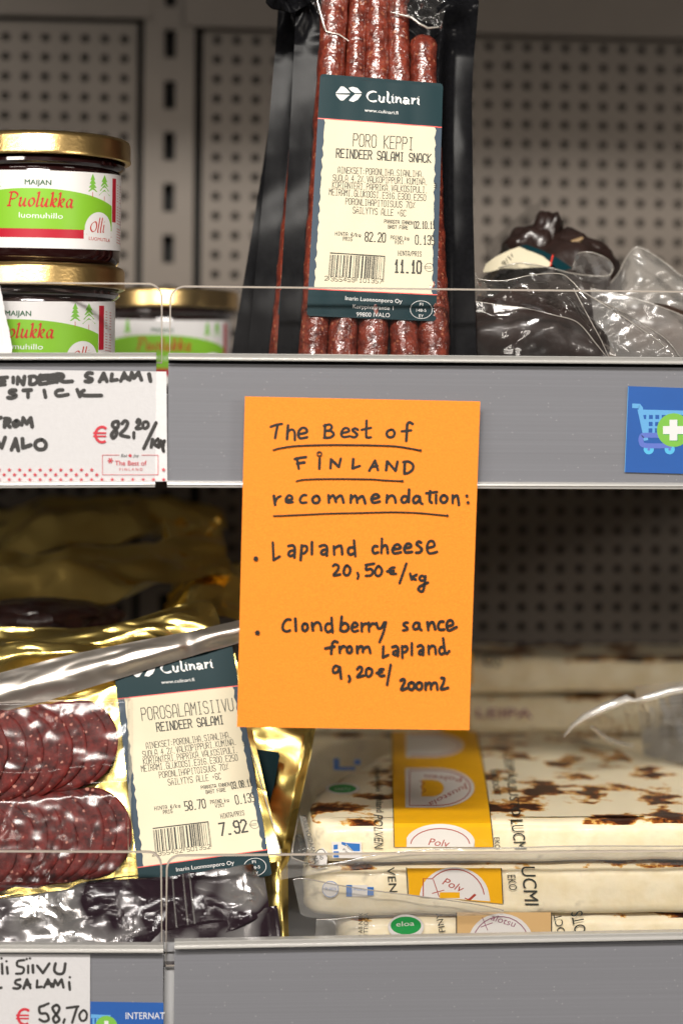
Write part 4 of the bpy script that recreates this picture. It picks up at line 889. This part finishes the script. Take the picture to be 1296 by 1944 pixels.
for k in range(9): slice_(172 - 27 * k + rs.uniform(-6, 6) * (k > 0), 1584 + 3.0 * k + rs.uniform(-5, 5), 20.4 + rs.uniform(-1, .8), (.12 + rs.uniform(-.03, .03)), 4.2, k * 3.1)
for k in range(8): slice_(148 - 30 * k + rs.uniform(-7, 7) * (k > 0), 1417 + 3.2 * k + rs.uniform(-4, 6), 20.3 + rs.uniform(-1, .8), (.12 + rs.uniform(-.03, .03)), 5.4, 50 + k * 2.7)
def cling(u, v):
    x, y = lerp(-80, 262, u), lerp(1318 + 8 * (1 - u), 1700, v)
    e = sstep(0, .06, 1 - u) * sstep(0, .05, v) * sstep(0, .05, 1 - v); g = math.exp(-((y - (1492 + (130 - x) * .06)) / 16) ** 2)
    return S2f.at(x, y, 1.6 + e * (7.4 - 2.6 * g) + .45 * abs(nz(x / 22 + y / 80, y / 60, 2)) + .45 * nz(x / 36, y / 30, 8))
m = MB(); m.grid(cling, 130, 120, CLING); m.build('clear_film', sp_, 70)
m = MB(); pen = Pen(m, lambda x, y, off, _s=lifted(S2, 4.2): _s.at(*bil(R2, x / 236., y / 322.), off))
Q1 = crop(210, 1200, 3.703)
product_label(pen, 'POROSALAMISIIVU', 'REINDEER SALAMI', '03.08.11', '0.135', '58.70', '7.92', ('355452', '501352'),
              (ibil(R2, *Q1(224, 622)), ibil(R2, *Q1(866, 552))), (ibil(R2, *Q1(328, 698)), ibil(R2, *Q1(796, 645))))
m.build('product_label', sp_, 60)
up_ = [(-90, 1303), (0, 1283), (128, 1250), (280, 1219), (370, 1202), (500, 1172)]; lo_ = [(-90, 1388), (0, 1357), (90, 1335), (218, 1296), (350, 1255), (500, 1213)]
def fold(u, v):
    pu, pl_ = [Vector((x, y, 0)) for x, y in up_], [Vector((x, y, 0)) for x, y in lo_]
    q = spl(pu, u).lerp(spl(pl_, u), v); s = math.sin(math.pi * (v * .92 + .08))
    k = 1 - .35 * math.exp(-((q.x - 360) / 14) ** 2)
    return S2f.at(q.x, q.y, 4.5 + 6.5 * k * (sstep(-.25, .55, v) - .85 * sstep(.55, 1.05, v)) + .8 * nz(q.x / 34, q.y / 26, 2) + 1.3 * abs(nz(q.x / 60 + q.y / 30, q.y / 30, 6)))
m = MB(); m.grid(fold, 120, 26, SILVER); m.grid(lambda u, v: fold(u, v) - S2f.n * .5, 60, 10, SILVER, True); m.build('folded_top', sp_, 70)

# dark vacuum packs lying in front of it
VP = 'dark vacuum packs under the sliced salami'
t = tag(MB(), None) if False else None
m = MB(); fn_ = pouch(m, [(-90, 1722, 30), (0, 1702, 30), (110, 1686, 30), (200, 1668, 30), (300, 1657, 30), (400, 1644, 30), (497, 1632, 30)],
                [(-90, 1840, 14), (0, 1836, 14), (110, 1832, 14), (200, 1828, 14), (310, 1815, 14), (420, 1790, 14), (514, 1742, 16)], 140, 60, PURPLE, 5, 3.0, 24, 2.2, None, .08, .8)
for uu in (.712, .745, .765): tube(m, [fn_(uu, i / 24, 1) + Vector((0, -.3, 0)) for i in range(1, 22)], [.45] * 21, FILMM, 8)
tag(m.build('vacuum_pack', loc=P(250, 1830, 20)), 'dark purplish vacuum pack with crinkled silver film lying under the sliced salami pack', 'vacuum pack', VP)
m = MB(); pouch(m, [(150, 1796, 16), (240, 1776, 16), (320, 1760, 16), (375, 1750, 16), (440, 1738, 16), (526, 1719, 16)],
                [(150, 1840, 11), (240, 1840, 11), (320, 1840, 11), (375, 1840, 11), (440, 1840, 11), (542, 1836, 11)], 80, 24, PURPLE, 3., 1.4, 30, 8.8, None, .08, False)
f_ = [P(x, y, 9.5) for x, y in ((358, 1752), (362, 1770), (366, 1790))]
tag(m.build('vacuum_pack', loc=P(360, 1838, 12)), 'lowest dark vacuum pack at the front, its narrow glossy end against the guard', 'vacuum pack', VP)

# gold foil packs behind
GP = 'gold foil packs stacked behind'
GOLDF = foil('gold_foil_deep', (.95, .68, .20), .17, 34, .16)
def gpack(label, A, B, thick, amp, scl, seed, mat=GOLD, loc=(200, 1300, 150), sx=2.6):
    t = None
    m = MB(); pouch(m, A, B, 110, 50, mat, thick, amp, scl, seed, GOLDB, .4, 0 if mat is GOLDF else 1, sx)
    o = m.build('foil_pack', loc=P(*loc)); return tag(o, label, 'foil pack', GP)
gpack('nearest bright gold foil pack just above the silver fold, its end curled up', [(-120, 1215, 104), (0, 1197, 104), (100, 1196, 104), (200, 1190, 104), (280, 1170, 104), (345, 1152, 104), (395, 1144, 104), (416, 1172, 100)],
      [(-120, 1330, 85), (0, 1300, 85), (100, 1290, 85), (200, 1270, 85), (280, 1250, 85), (345, 1230, 85), (400, 1215, 85), (420, 1205, 90)], 9, 4, 22, 1.1)
gpack('gold foil pack with a rolled front edge at the left border above the silver fold', [(-120, 1232, 84), (0, 1214, 84), (70, 1216, 84), (130, 1222, 84), (180, 1222, 84), (240, 1228, 84)],
      [(-120, 1330, 70), (0, 1300, 70), (70, 1290, 70), (130, 1280, 70), (180, 1270, 70), (250, 1254, 70)], 9, 3, 20, 3.3)
gpack('middle gold foil pack in the shade with a long wavy front edge', [(-120, 1010, 235), (0, 1030, 235), (100, 1062, 235), (180, 1070, 235), (260, 1060, 235), (330, 1030, 235), (420, 1000, 235)],
      [(-120, 1165, 165), (0, 1158, 165), (80, 1160, 165), (160, 1158, 165), (240, 1130, 165), (310, 1108, 165), (440, 1090, 165)], 15, 8, 17, 5.1, GOLDF)
gpack('upper gold foil pack in the shade with broad dull folds', [(-120, 960, 360), (0, 962, 360), (90, 958, 360), (180, 968, 360), (260, 958, 360), (340, 958, 360), (420, 968, 360)],
      [(-120, 1075, 290), (0, 1060, 290), (90, 1045, 290), (180, 1038, 290), (270, 1025, 290), (340, 1000, 290), (430, 1000, 290)], 14, 7, 15, 7.4, GOLDF)
gpack('gold foil pack end standing upright with pinched bright corners, deep in the shelf', [(306, 978, 240), (322, 990, 232), (345, 984, 240), (372, 992, 232), (398, 984, 236), (420, 980, 240)],
      [(318, 1090, 225), (335, 1096, 218), (352, 1100, 222), (372, 1096, 216), (392, 1094, 222), (412, 1090, 225)], 8, 5, 11, 9.2, GOLDF)
gpack('gold foil pack sloping down toward the orange note with a reddish glint', [(330, 1100, 230), (370, 1085, 230), (410, 1072, 230), (450, 1070, 230), (520, 1060, 230)],
      [(300, 1200, 140), (350, 1192, 140), (400, 1180, 140), (450, 1180, 140), (520, 1190, 140)], 14, 6, 16, 11.4, GOLDF)
m = MB(); lump(m, P(60, 1172, 150), 46, 26, 9, M('dark_salami_edge', (.030, .008, .006), .4, 0, .5, (300, .4), (200, .4)), 3.3, .2)
tag(m.build('salami_roll', loc=P(60, 1190, 150)), 'dark salami piece in shade between the gold foil packs at the left border', 'salami')
m = MB(); pouch(m, [(430, 1330, 88), (480, 1336, 88), (540, 1340, 88), (575, 1345, 88), (606, 1350, 88)], [(470, 1660, 62), (490, 1660, 60), (510, 1655, 58), (528, 1650, 58), (546, 1640, 60)], 50, 90, GOLD, 4, 4.0, 34, 13.3, None, .2, False)
pen = Pen(m, Surf(P(500, 1420, 66), P(530, 1420, 66), P(505, 1500, 58)).at)
pen.poly([(470, 1418), (496, 1424), (528, 1428), (531, 1434), (519, 1498), (500, 1560), (470, 1500)], TEAL, .3)
tag(m.build('foil_pack', loc=P(510, 1660, 60)), 'gold foil pack standing on edge below the orange note, a dark teal label corner showing', 'foil pack', GP)
m = MB(); pouch(m, [(480, 1640, 48), (500, 1628, 48), (515, 1622, 46), (530, 1612, 46), (545, 1612, 48)], [(505, 1835, 32), (515, 1835, 32), (530, 1835, 32), (542, 1835, 32), (550, 1835, 34)], 36, 70, GOLD, 3, 3, 30, 15.9, None, .2, False)
tag(m.build('foil_pack', loc=P(525, 1835, 36)), 'narrow gold foil pack end standing between the dark vacuum packs and the cheeses', 'foil pack', GP)

# ------------------------------------------------------------------ bread cheeses in clear film
def cheesemat(name, cream, spots):
    m = bpy.data.materials.new(name); m.use_nodes = True; nt = m.node_tree; b = nt.nodes['Principled BSDF']; N = nt.nodes.new; L = nt.links.new
    tc = N('ShaderNodeTexCoord'); b.inputs['Roughness'].default_value = .42; b.inputs['Subsurface Weight'].default_value = .15; b.inputs['Subsurface Radius'].default_value = (.004, .003, .002); b.inputs['Coat Weight'].default_value = .2
    def no(sc_, det, ro=.55):
        n = N('ShaderNodeTexNoise'); n.inputs['Scale'].default_value = sc_; n.inputs['Detail'].default_value = det; n.inputs['Roughness'].default_value = ro; L(tc.outputs['Object'], n.inputs['Vector']); return n.outputs['Fac']
    r = N('ShaderNodeValToRGB'); e = r.color_ramp.elements; r.color_ramp.interpolation = 'EASE'
    e[0].position = .0; e[0].color = (*cream, 1); e[1].position = 1; e[1].color = (.018, .006, .004, 1)
    if spots:
        for p_, c_ in ((.52, cream), (.55, (.72, .40, .10)), (.578, (.28, .075, .010)), (.615, (.04, .010, .004))):
            x = e.new(p_); x.color = (*c_, 1)
        a = N('ShaderNodeMath'); a.operation = 'MULTIPLY_ADD'; L(no(42, 6, .62), a.inputs[0]); a.inputs[1].default_value = 1.0
        L(no(14, 2), (mm := N('ShaderNodeMath')).inputs[0]); mm.operation = 'MULTIPLY_ADD'; mm.inputs[1].default_value = .35; mm.inputs[2].default_value = -.175
        L(mm.outputs[0], a.inputs[2]); L(a.outputs[0], r.inputs[0])
    else:
        e[1].position = 1; x = e.new(.62); x.color = (*cream, 1); x = e.new(.3); x.color = (cream[0] * .93, cream[1] * .9, cream[2] * .82, 1); L(no(90, 3), r.inputs[0])
    L(r.outputs[0], b.inputs['Base Color']); bp = N('ShaderNodeBump'); bp.inputs['Strength'].default_value = .25; bp.inputs['Distance'].default_value = .002
    L(no(110, 3), bp.inputs['Height']); L(bp.outputs[0], b.inputs['Normal']); MATS[name] = m; return m
CR = (.91, .80, .57)
CHS = cheesemat('cheese_side', CR, False); CHT = cheesemat('cheese_crust', CR, True)
CBR = M('cheese_toasted_edge', (.12, .05, .022), .5, 0, 0, None, (160, .6))
WRAP = FILM('cheese_wrap', (.985, .985, .98), .015, .008, .08, (60, .2), (.8, .76, .68))
YEL = M('wrap_yellow', (.88, .44, .006), .45, 0, 0, None, (120, .05), .3); YELD = M('wrap_dull_orange', (.72, .46, .20), .4, 0, .2); WRW = M('wrap_white', (.80, .76, .72), .4, 0, .2)
WRR = M('wrap_red', (.42, .05, .03), .5); WRK = M('wrap_black', (.03, .035, .03), .5); WRB = M('wrap_blue', (.03, .17, .52), .4); WRP = M('wrap_purple', (.30, .10, .16), .5)
ZT1 = -190.0
OUT1 = [PZ(x, y, ZT1) for x, y in ((583, 1534), (588, 1519), (606, 1498), (640, 1475), (690, 1449), (750, 1416), (830, 1395), (950, 1387), (1080, 1390), (1180, 1419), (1296, 1448), (1420, 1500), (1440, 1540))]
yf = 20.0
OUT1 += [Vector((P(1440, 1560, yf).x, yf, 0)), Vector((P(1100, 1560, yf).x, yf, 0)), Vector((P(900, 1560, yf).x, yf, 0)), Vector((P(740, 1560, yf).x, yf, 0)), Vector((P(640, 1560, yf).x, yf + .4, 0)), Vector((P(606, 1560, yf).x, yf + 3, 0)), Vector((P(590, 1560, yf).x, yf + 9, 0))]
def resample(pts, n):
    L_ = pts + [pts[0]]; d = [0]
    for a, b in zip(L_, L_[1:]): d.append(d[-1] + math.hypot(b.x - a.x, b.y - a.y))
    o = []
    for i in range(n):
        s = d[-1] * i / n; k = max(j for j in range(len(d)) if d[j] <= s); k = min(k, len(L_) - 2); f = (s - d[k]) / (d[k + 1] - d[k]); o.append((lerp(L_[k].x, L_[k + 1].x, f), lerp(L_[k].y, L_[k + 1].y, f)))
    for _ in range(2): o = [((o[i - 1][0] + 2 * o[i][0] + o[(i + 1) % n][0]) / 4, (o[i - 1][1] + 2 * o[i][1] + o[(i + 1) % n][1]) / 4) for i in range(n)]
    return o
def slab(mb, out, z0, z1, top, side, seed, r=4.6, n=240, wav=1.1, toast=True):
    o = resample(out, n); cx, cy = sum(p[0] for p in o) / n, sum(p[1] for p in o) / n
    prof = [(-12, 0), (-r, 0), (-r * .4, .3), (-.1, r * .5), (0, r), (.2, (z1 - z0) * .5), (0, z1 - z0 - r), (-r * .3, z1 - z0 - r * .3), (-r, z1 - z0), (-12, z1 - z0)]
    vs, k = [], len(prof)
    for ins, h in prof:
        for i, (x, y) in enumerate(o):
            l = math.hypot(x - cx, y - cy); q = ins + (wav * nz(x / 12, y / 12 + h / 14, seed) if -4 < ins else 0); hh = z0 + h + wav * .9 * nz(x / 26, y / 26, seed + (9 if h > 5 else 2))
            nx, ny = o[(i + 1) % n][1] - o[i - 1][1], o[i - 1][0] - o[(i + 1) % n][0]; nl = math.hypot(nx, ny) or 1
            sg = 1 if (nx * (x - cx) + ny * (y - cy)) > 0 else -1
            vs.append(Vector((x + sg * nx / nl * q, y + sg * ny / nl * q, hh)))
    b0 = len(mb.v)
    mb.add(vs, [], top)
    def put(fs, m): mb.f += [tuple(b0 + j for j in f) for f in fs]; mb.m += [mb.mi(m)] * len(fs)
    for j in range(k - 1):
        mt = top if (j >= 7 or j == 0) else (CBR if (toast and j == 1) else side)
        put([(j * n + i, j * n + (i + 1) % n, (j + 1) * n + (i + 1) % n, (j + 1) * n + i) for i in range(n)], mt)
    put([tuple((k - 1) * n + i for i in range(n))], top); put([tuple(i for i in range(n))[::-1]], top)
def shift(out, dx, dy, s=1.0): return [Vector((v.x + dx, v.y + dy if v.y < 60 else v.y + dy + (s - 1) * v.y, 0)) for v in out]
CG = 'bread cheeses in clear film'
def at1(x, y, off):
    p = PZ(x, y, ZT1 + .35 + off)
    return p if p.y >= yf + .6 else P(x, y, yf - .75 - off)
def atf(x, y, off): return P(x, y, yf - .75 - off)
def frange(a, b, n): return [lerp(a, b, i / n) for i in range(n + 1)]
def emblem(pen, pts, inner, c0, c1=WRW, red=WRR):
    pen.poly(pts, c1, .14); pen.stroke(inner, 1.7, red, .18, cap=False, smooth=False)
def dshape(x0, x1, y0, y1, ins=0., n=16):
    cy = (y0 + y1) / 2; x0 += ins; x1 -= ins; y0 += ins * .5; y1 -= ins * .5
    return [(x0, y0)] + [(lerp(x0, x1, .45) + (x1 - x0) * .55 * math.cos(R(a)), cy - (y1 - y0) / 2 * math.sin(R(a))) for a in frange(90, -90, n)] + [(x0, y1)]
# top cheese
t = thing('bread_cheese', 'topmost flat cheese with brown toasted spots, yellow band printed on its clear wrapper', 'cheese', P(950, 1640, 20), CG)
m = MB(); slab(m, OUT1, -208.2, ZT1, CHT, CHS, 1.0); m.build('cheese', t, 50)
m = MB(); pen = Pen(m, at1)
def vband(pen, xs, m_, off, ys=frange(1388, 1608, 44)):
    pen.band([(xs[0](y), y) for y in ys], [(xs[1](y), y) for y in ys], m_, off, 10)
bl = lambda y: lerp(742, 748, (y - 1388) / 220); br = lambda y: lerp(904, 938, (y - 1388) / 220) + 3 * math.sin((y - 1388) / 60)
vband(pen, (bl, br), YEL, .1)
for f, w_ in ((bl, 1.6), (br, 1.8)): vband(pen, (lambda y: f(y) - w_ / 2, lambda y: f(y) + w_ / 2), WRK, .16)
emblem(pen, dshape(769, 900, 1458, 1533), dshape(769, 900, 1458, 1533, 8) + [dshape(769, 900, 1458, 1533, 8)[0]], YEL)
pen.poly(dshape(800, 842, 1480, 1512), YEL, .16)
pen.text('Juustola', (886, 1488), (812, 1524), 9, WRR, .19); pen.text('Polven', (876, 1476), (806, 1470), 8, WRR, .19)
pen.stroke([(796, 1482), (806, 1488), (798, 1494), (808, 1500), (800, 1506)], 1.2, WRR, .19)
pts = [(772, 1608)] + [(835 + 66 * math.cos(R(a)), 1600 - 36 * math.sin(R(a))) for a in frange(165, 8, 14)] + [(898, 1608)]
pen.band(pts, [(x, 1608) for x, _ in pts], WRW, .14, 3); pen.stroke([(835 + 56 * math.cos(R(a)), 1604 - 31 * math.sin(R(a))) for a in frange(176, 4, 14)], 1.8, WRR, .18, cap=False, smooth=False)
pen.text('Polv', (812, 1604), (850, 1608), 13, WRR, .19, .3)
pts = dshape(770, 880, 1392, 1438); pen.poly(pts, WRW, .14); pen.stroke(dshape(770, 880, 1392, 1438, 8), 1.5, WRR, .18, cap=False, smooth=False)
pen.text('POLVEN', (709, 1546), (710, 1610), 17, WRK, .12, .15); pen.text('Finland', (713, 1508), (714, 1542), 14, WRK, .12); pen.text('Joukoski', (711, 1455), (713, 1502), 12, WRK, .12)
pen.disc(650, 1497, 33, WRW, .11, 11); pen.disc(650, 1497, 26, GRN, .13, 8); pen.text('LAATU', (636, 1500), (664, 1500), 5, WRW, .15)
pen.rect(633, 1440, 644, 1462, WRB, .12); pen.rect(644, 1456, 674, 1462, WRB, .12); pen.rect(672, 1442, 684, 1452, WRB, .12)
pen.quad((629, 1598), (686, 1598), (687, 1629), (631, 1629), WRW, .11, 2, 2)
for q in (((633, 1604), (641, 1603), (641, 1612), (633, 1613)), ((633, 1616), (643, 1616), (643, 1628), (633, 1628)), ((655, 1600), (683, 1602), (683, 1616), (671, 1616)), ((648, 1598), (656, 1600), (656, 1606), (648, 1603))): pen.poly(q, WRB, .15)
pen.text('Maak', (655, 1606), (669, 1617), 4, WRK, .16); pen.text('Par', (650, 1614), (662, 1622), 4.5, WRK, .16)
pen.poly([(601, 1616), (612, 1609), (622, 1618), (620, 1642), (598, 1642)], WRW, .11); pen.stroke([(598, 1642), (599, 1622), (606, 1613), (614, 1614), (621, 1626)], 1.3, WRK, .15); pen.text('60', (606, 1622), (607, 1632), 7, WRK, .15)
pen.text('LEIPÄJUUSTO', (955, 1432), (971, 1548), 17, WRK, .12, .12); pen.text('LUCM', (968, 1556), (976, 1612), 23, WRK, .12, .12)
pen.text('BRÖDOST', (930, 1462), (938, 1510), 12, WRK, .12, .1); pen.text('EKO', (937, 1590), (939, 1612), 10, WRK, .12)
m.build('printed_band', t, 40)
m = MB()
sheet(m, [(594, 1380, 262), (586, 1420, 215), (577, 1480, 120), (566, 1550, 60), (557, 1600, 22), (553, 1628, 17)], [(690, 1440, 235), (640, 1475, 190), (600, 1500, 110), (590, 1545, 50), (593, 1600, 17.5), (610, 1640, 17)], 60, 24, WRAP, .8, 14, 3.3, .3)
fn = sheet(m, [(553, 1628, 17), (600, 1642, 17), (650, 1636, 16.5), (720, 1622, 16.5), (820, 1612, 16.5), (940, 1610, 16.5), (1100, 1606, 16.5), (1296, 1606, 16.5), (1440, 1604, 16.5)],
           [(522, 1672, 15), (570, 1664, 15.5), (630, 1656, 15.5), (720, 1645, 15.5), (820, 1640, 15.5), (940, 1638, 15.5), (1100, 1640, 15.5), (1296, 1642, 15.5), (1440, 1642, 15.5)], 110, 8, FILMM, .5, 14, 5.5, .3)
def topwrap(u, v):
    x, y = lerp(604, 1430, u), lerp(1404, 1556, v); q = at1(x, y, 0)
    return q + Vector((0, 0, .9 + .7 * abs(nz(q.x / 22, q.y / 30, 3)) + .5 * abs(nz(q.x / 9, q.y / 40, 6))))
def frontwrap(u, v):
    q = P(lerp(604, 1430, u), lerp(1570, 1612, v), yf - 1.6); return q - Vector((0, .5 * abs(nz(q.x / 26, q.z / 5, 3)) + .4 * abs(nz(q.x / 9, q.z / 6, 7)), 0))
m.grid(frontwrap, 140, 14, WRAP)
m.build('clear_wrapper', t, 70)
m = MB(); S3 = Surf(P(570, 1550, 30), P(600, 1640, 15), P(590, 1550, 30)); pen = Pen(m, S3.at)
pen.poly([(568, 1548), (581, 1552), (606, 1640), (590, 1646)], FILMM, .1); pen.text('LUUS VOIDAAN NÄ', (572, 1550), (597, 1640), 8.5, WRK, .15); pen.text('FORPACKNIN', (563, 1586), (580, 1646), 7.5, WRK, .15); m.build('printed_strip', t, 40)
# second and third cheese
OUT2 = shift(OUT1, -1.5, 0); OUT3 = shift(OUT1, 14, 1)
t = thing('bread_cheese', 'middle cheese of the front pile, an upright yellow band on its front edge', 'cheese', P(950, 1742, 20), CG)
m = MB(); slab(m, OUT2, -232.5, -210.2, CHT, CHS, 5.0); m.build('cheese', t, 50)
m = MB(); pen = Pen(m, atf)
pen.band([(772, 1648), (775, 1675), (776, 1698)], [(951, 1648), (953, 1675), (954, 1716)], YEL, .1, 6); pen.stroke([(771, 1647), (774, 1698)], 1.8, WRK, .16, cap=False); pen.stroke([(951, 1648), (954, 1715)], 1.8, WRK, .16, cap=False)
pts = [(796, 1702)] + [(862 + 66 * math.cos(R(a)), 1704 - 58 * math.sin(R(a))) for a in frange(172, 8, 16)] + [(930, 1712)]
pen.band(pts, [(x, lerp(1702, 1711, (x - 796) / 134)) for x, _ in pts], WRW, .13, 3)
pen.stroke([(803, 1702), (803, 1668)] + [(862 + 57 * math.cos(R(a)), 1706 - 56 * math.sin(R(a))) for a in frange(138, 8, 12)], 2, WRR, .17, cap=False, smooth=False); pen.rect(834, 1694, 872, 1705, YEL, .16)
pen.text('Polv', (838, 1678), (874, 1694), 14, WRR, .18, .3); pen.text('J', (884, 1702), (894, 1708), 13, WRR, .18, .3); pen.strokes(rd('822,1670 833,1702/820,1696 842,1690'), 1.6, WRR, off=.18)
pen.text('VEN', (733, 1646), (739, 1694), 15, WRK, .12, .1); pen.text('UCMI', (988, 1645), (996, 1718), 26, WRK, .12, .12); pen.text('EKO', (962, 1661), (966, 1690), 15, WRK, .12, .1)
pen.rect(657, 1680, 668, 1702, WRB, .13); pen.rect(697, 1684, 709, 1700, WRB, .13); pen.rect(668, 1680, 697, 1702, WRW, .12); pen.text('maku', (670, 1690), (694, 1691), 5, WRB, .15)
pen.disc(627, 1688, 16, WRW, .11, 16); pen.stroke([(627 + 15 * math.cos(R(a)), 1688 + 15 * math.sin(R(a))) for a in range(0, 361, 24)], 1, WRB, .14, cap=False); pen.text('FI 6020', (617, 1690), (638, 1690), 5, WRB, .14)
m.build('printed_band', t, 40)
m = MB(); sheet(m, [(556, 1670, 14), (580, 1668, 14), (640, 1680, 14), (720, 1692, 14), (800, 1702, 14), (900, 1716, 14), (955, 1728, 14)], [(570, 1735, 13), (590, 1742, 13), (650, 1742, 13.5), (720, 1742, 13.5), (800, 1740, 13.5), (900, 1738, 13.5), (955, 1736, 13.5)], 60, 12, FILMM, .6, 14, 7.7, .3)
m.build('clear_wrapper', t, 70)
t = thing('bread_cheese', 'lowest cheese of the front pile, mostly hidden behind the rail, with pale orange print', 'cheese', P(950, 1860, 20), CG)
m = MB(); slab(m, OUT3, -256.6, -233.6, CHT, CHS, 9.0); m.build('cheese', t, 50)
yf2 = 21.0
m = MB(); pen = Pen(m, lambda x, y, o: P(x, y, yf2 - .9 - o))
pen.rect(866, 1732, 1046, 1800, YELD, .1, 4, 2); 
for x in (866, 1046): pen.rect(x - 1, 1732, x + 1, 1800, WRK, .15)
pts = [(893 + 0, 1800)] + [(950 + 62 * math.cos(R(a)), 1790 - 56 * math.sin(R(a))) for a in frange(160, 5, 14)] + [(1012, 1800)]
pen.band(pts, [(x, 1800) for x, _ in pts], WRW, .13, 3); pen.stroke([(950 + 54 * math.cos(R(a)), 1794 - 54 * math.sin(R(a))) for a in frange(165, 5, 12)], 1.8, WRP, .17, cap=False, smooth=False)
pen.text('alotsu', (930, 1746), (975, 1760), 12, WRP, .18, .2); pen.strokes(rd('915,1742 925,1766/912,1760 934,1752'), 1.5, WRP, off=.18)
pen.disc(770, 1760, 34, WRW, .11, 24); pen.disc(770, 1757, 29, GRN, .13, 17); pen.text('eloa', (752, 1759), (786, 1757), 9, WRW, .15)
pen.text('TTIOQA', (698, 1772), (699, 1733), 8, WRK, .13); pen.text('AB NAX', (688, 1772), (688, 1733), 8, WRK, .13)
pen.text('FINY', (845, 1768), (838, 1732), 12, WRK, .13); pen.text('DCT', (1072, 1770), (1064, 1734), 15, WRK, .13); pen.text('OTS', (1112, 1770), (1104, 1728), 22, WRK, .13)
m.build('printed_band', t, 40)
m = MB(); sheet(m, [(600, 1746, 15), (640, 1744, 14.5), (680, 1740, 14.5)], [(596, 1800, 15), (640, 1800, 14.5), (680, 1800, 14.5)], 20, 14, FILMM, .8, 14, 9.9, .3); m.build('clear_wrapper', t, 70)
# two cheeses far back
def rect3(x0, x1, y0, y1): return [Vector((x0, y0, 0)), Vector((x1, y0, 0)), Vector((x1, y1, 0)), Vector((x0, y1, 0))]
xb0, xb1 = P(560, 1300, 300).x, P(1450, 1300, 300).x
t = thing('bread_cheese', 'blurred upper cheese of the pile at the back of the shelf, in shadow', 'cheese', Vector((120, 300, -172)), CG)
m = MB(); slab(m, rect3(xb0 + 6, xb1, 302, 380), -171.5, -151, CHT, CHS, 15.0, wav=1.4); m.build('cheese', t, 50)
m = MB(); pen = Pen(m, lambda x, y, o: P(x, y, 299.5 - o)); pen.rect(868, 1238, 896, 1300, YEL, .3); pen.text('OS', (915, 1262), (950, 1268), 22, WRK, .3); m.build('printed_band', t)
t = thing('bread_cheese', 'blurred lower cheese of the pile at the back of the shelf, in shadow', 'cheese', Vector((120, 296, -194)), CG)
m = MB(); slab(m, rect3(xb0, xb1, 296, 380), -194, -173, CHT, CHS, 19.0, wav=1.4); m.build('cheese', t, 50)
m = MB(); pen = Pen(m, lambda x, y, o: P(x, y, 293.5 - o)); pen.rect(840, 1318, 890, 1395, YEL, .3); pen.text('LEIPA', (905, 1362), (1010, 1364), 18, WRP, .3); m.build('printed_band', t)
t = thing('bread_cheese', 'hidden supporting cheese low in the back pile', 'cheese', Vector((120, 296, -216)), CG)
m = MB(); slab(m, rect3(xb0, xb1, 298, 380), -256.5, -195.5, CHT, CHS, 23.0, wav=1.0); m.build('cheese', t, 50)
# raised film with a barcode label
t = thing('film_wrapper', 'raised crumpled clear wrapper with a translucent barcode label behind the top cheese, right edge', 'wrapper', P(1200, 1440, 262))
m = MB(); sheet(m, [(1074, 1392, 116), (1086, 1378, 114), (1120, 1356, 112), (1160, 1340, 112), (1200, 1327, 112), (1250, 1318, 112), (1310, 1308, 112), (1420, 1296, 112)],
                [(1080, 1402, 250), (1100, 1412, 250), (1130, 1422, 248), (1160, 1432, 248), (1200, 1446, 246), (1250, 1458, 244), (1310, 1474, 242), (1420, 1500, 240)], 80, 26, FILMG, 3.2, 15, 6.1)
tube(m, [P(*q) for q in ((1070, 1398, 112), (1086, 1378, 108), (1110, 1360, 106), (1145, 1344, 105), (1190, 1327, 104), (1204, 1330, 104), (1230, 1324, 104), (1270, 1312, 104), (1330, 1302, 104))], [.5, 1.2, 1.9, 2.4, 2.2, .8, 2.0, 2.0, 2.], GLINT, 10, .2)  # pale tube drawn as the highlight along the film's upper edge
m.build('clear_film', t, 70)
m = MB(); tube(m, [P(*q) for q in ((1122, 1380, 130), (1134, 1390, 138), (1150, 1402, 150), (1168, 1410, 160), (1200, 1416, 165))], [.6, 1.3, 1.5, 1.3, .6], GLINT, 8, .3); m.build('film_crease', t, 60)  # same whitened material, a painted highlight streak on the film
LBT = FILM('translucent_label', (.8, .8, .8), .04, .72, .3, None, (.7, .68, .66))
m = MB(); SBc = Surf(P(1204, 1300, 106), P(1296, 1290, 106), P(1220, 1440, 226)); pen = Pen(m, SBc.at); pen.quad((1203, 1302), (1400, 1282), (1410, 1462), (1222, 1442), LBT, .1, 8, 8)
rb = random.Random(5); y = 1312
while y < 1400: h_ = rb.choice((1.5, 2.5, 4)); pen.quad((1250, y), (1380, y - 10), (1380, y - 10 + h_), (1250, y + h_), M('faded_ink', (.22, .20, .19), .6), .25, 4, 1); y += h_ + rb.choice((2, 3, 4))
pen.text('6 416', (1236, 1400), (1232, 1350), 9, M('faded_ink'), .25)
m.build('barcode_label', t, 40)
for o in list(col.objects):
    if o.get('label') and 'hidden supporting' in o['label']: o['label'] = 'bottom cheese of the pile at the back of the shelf, hidden low'
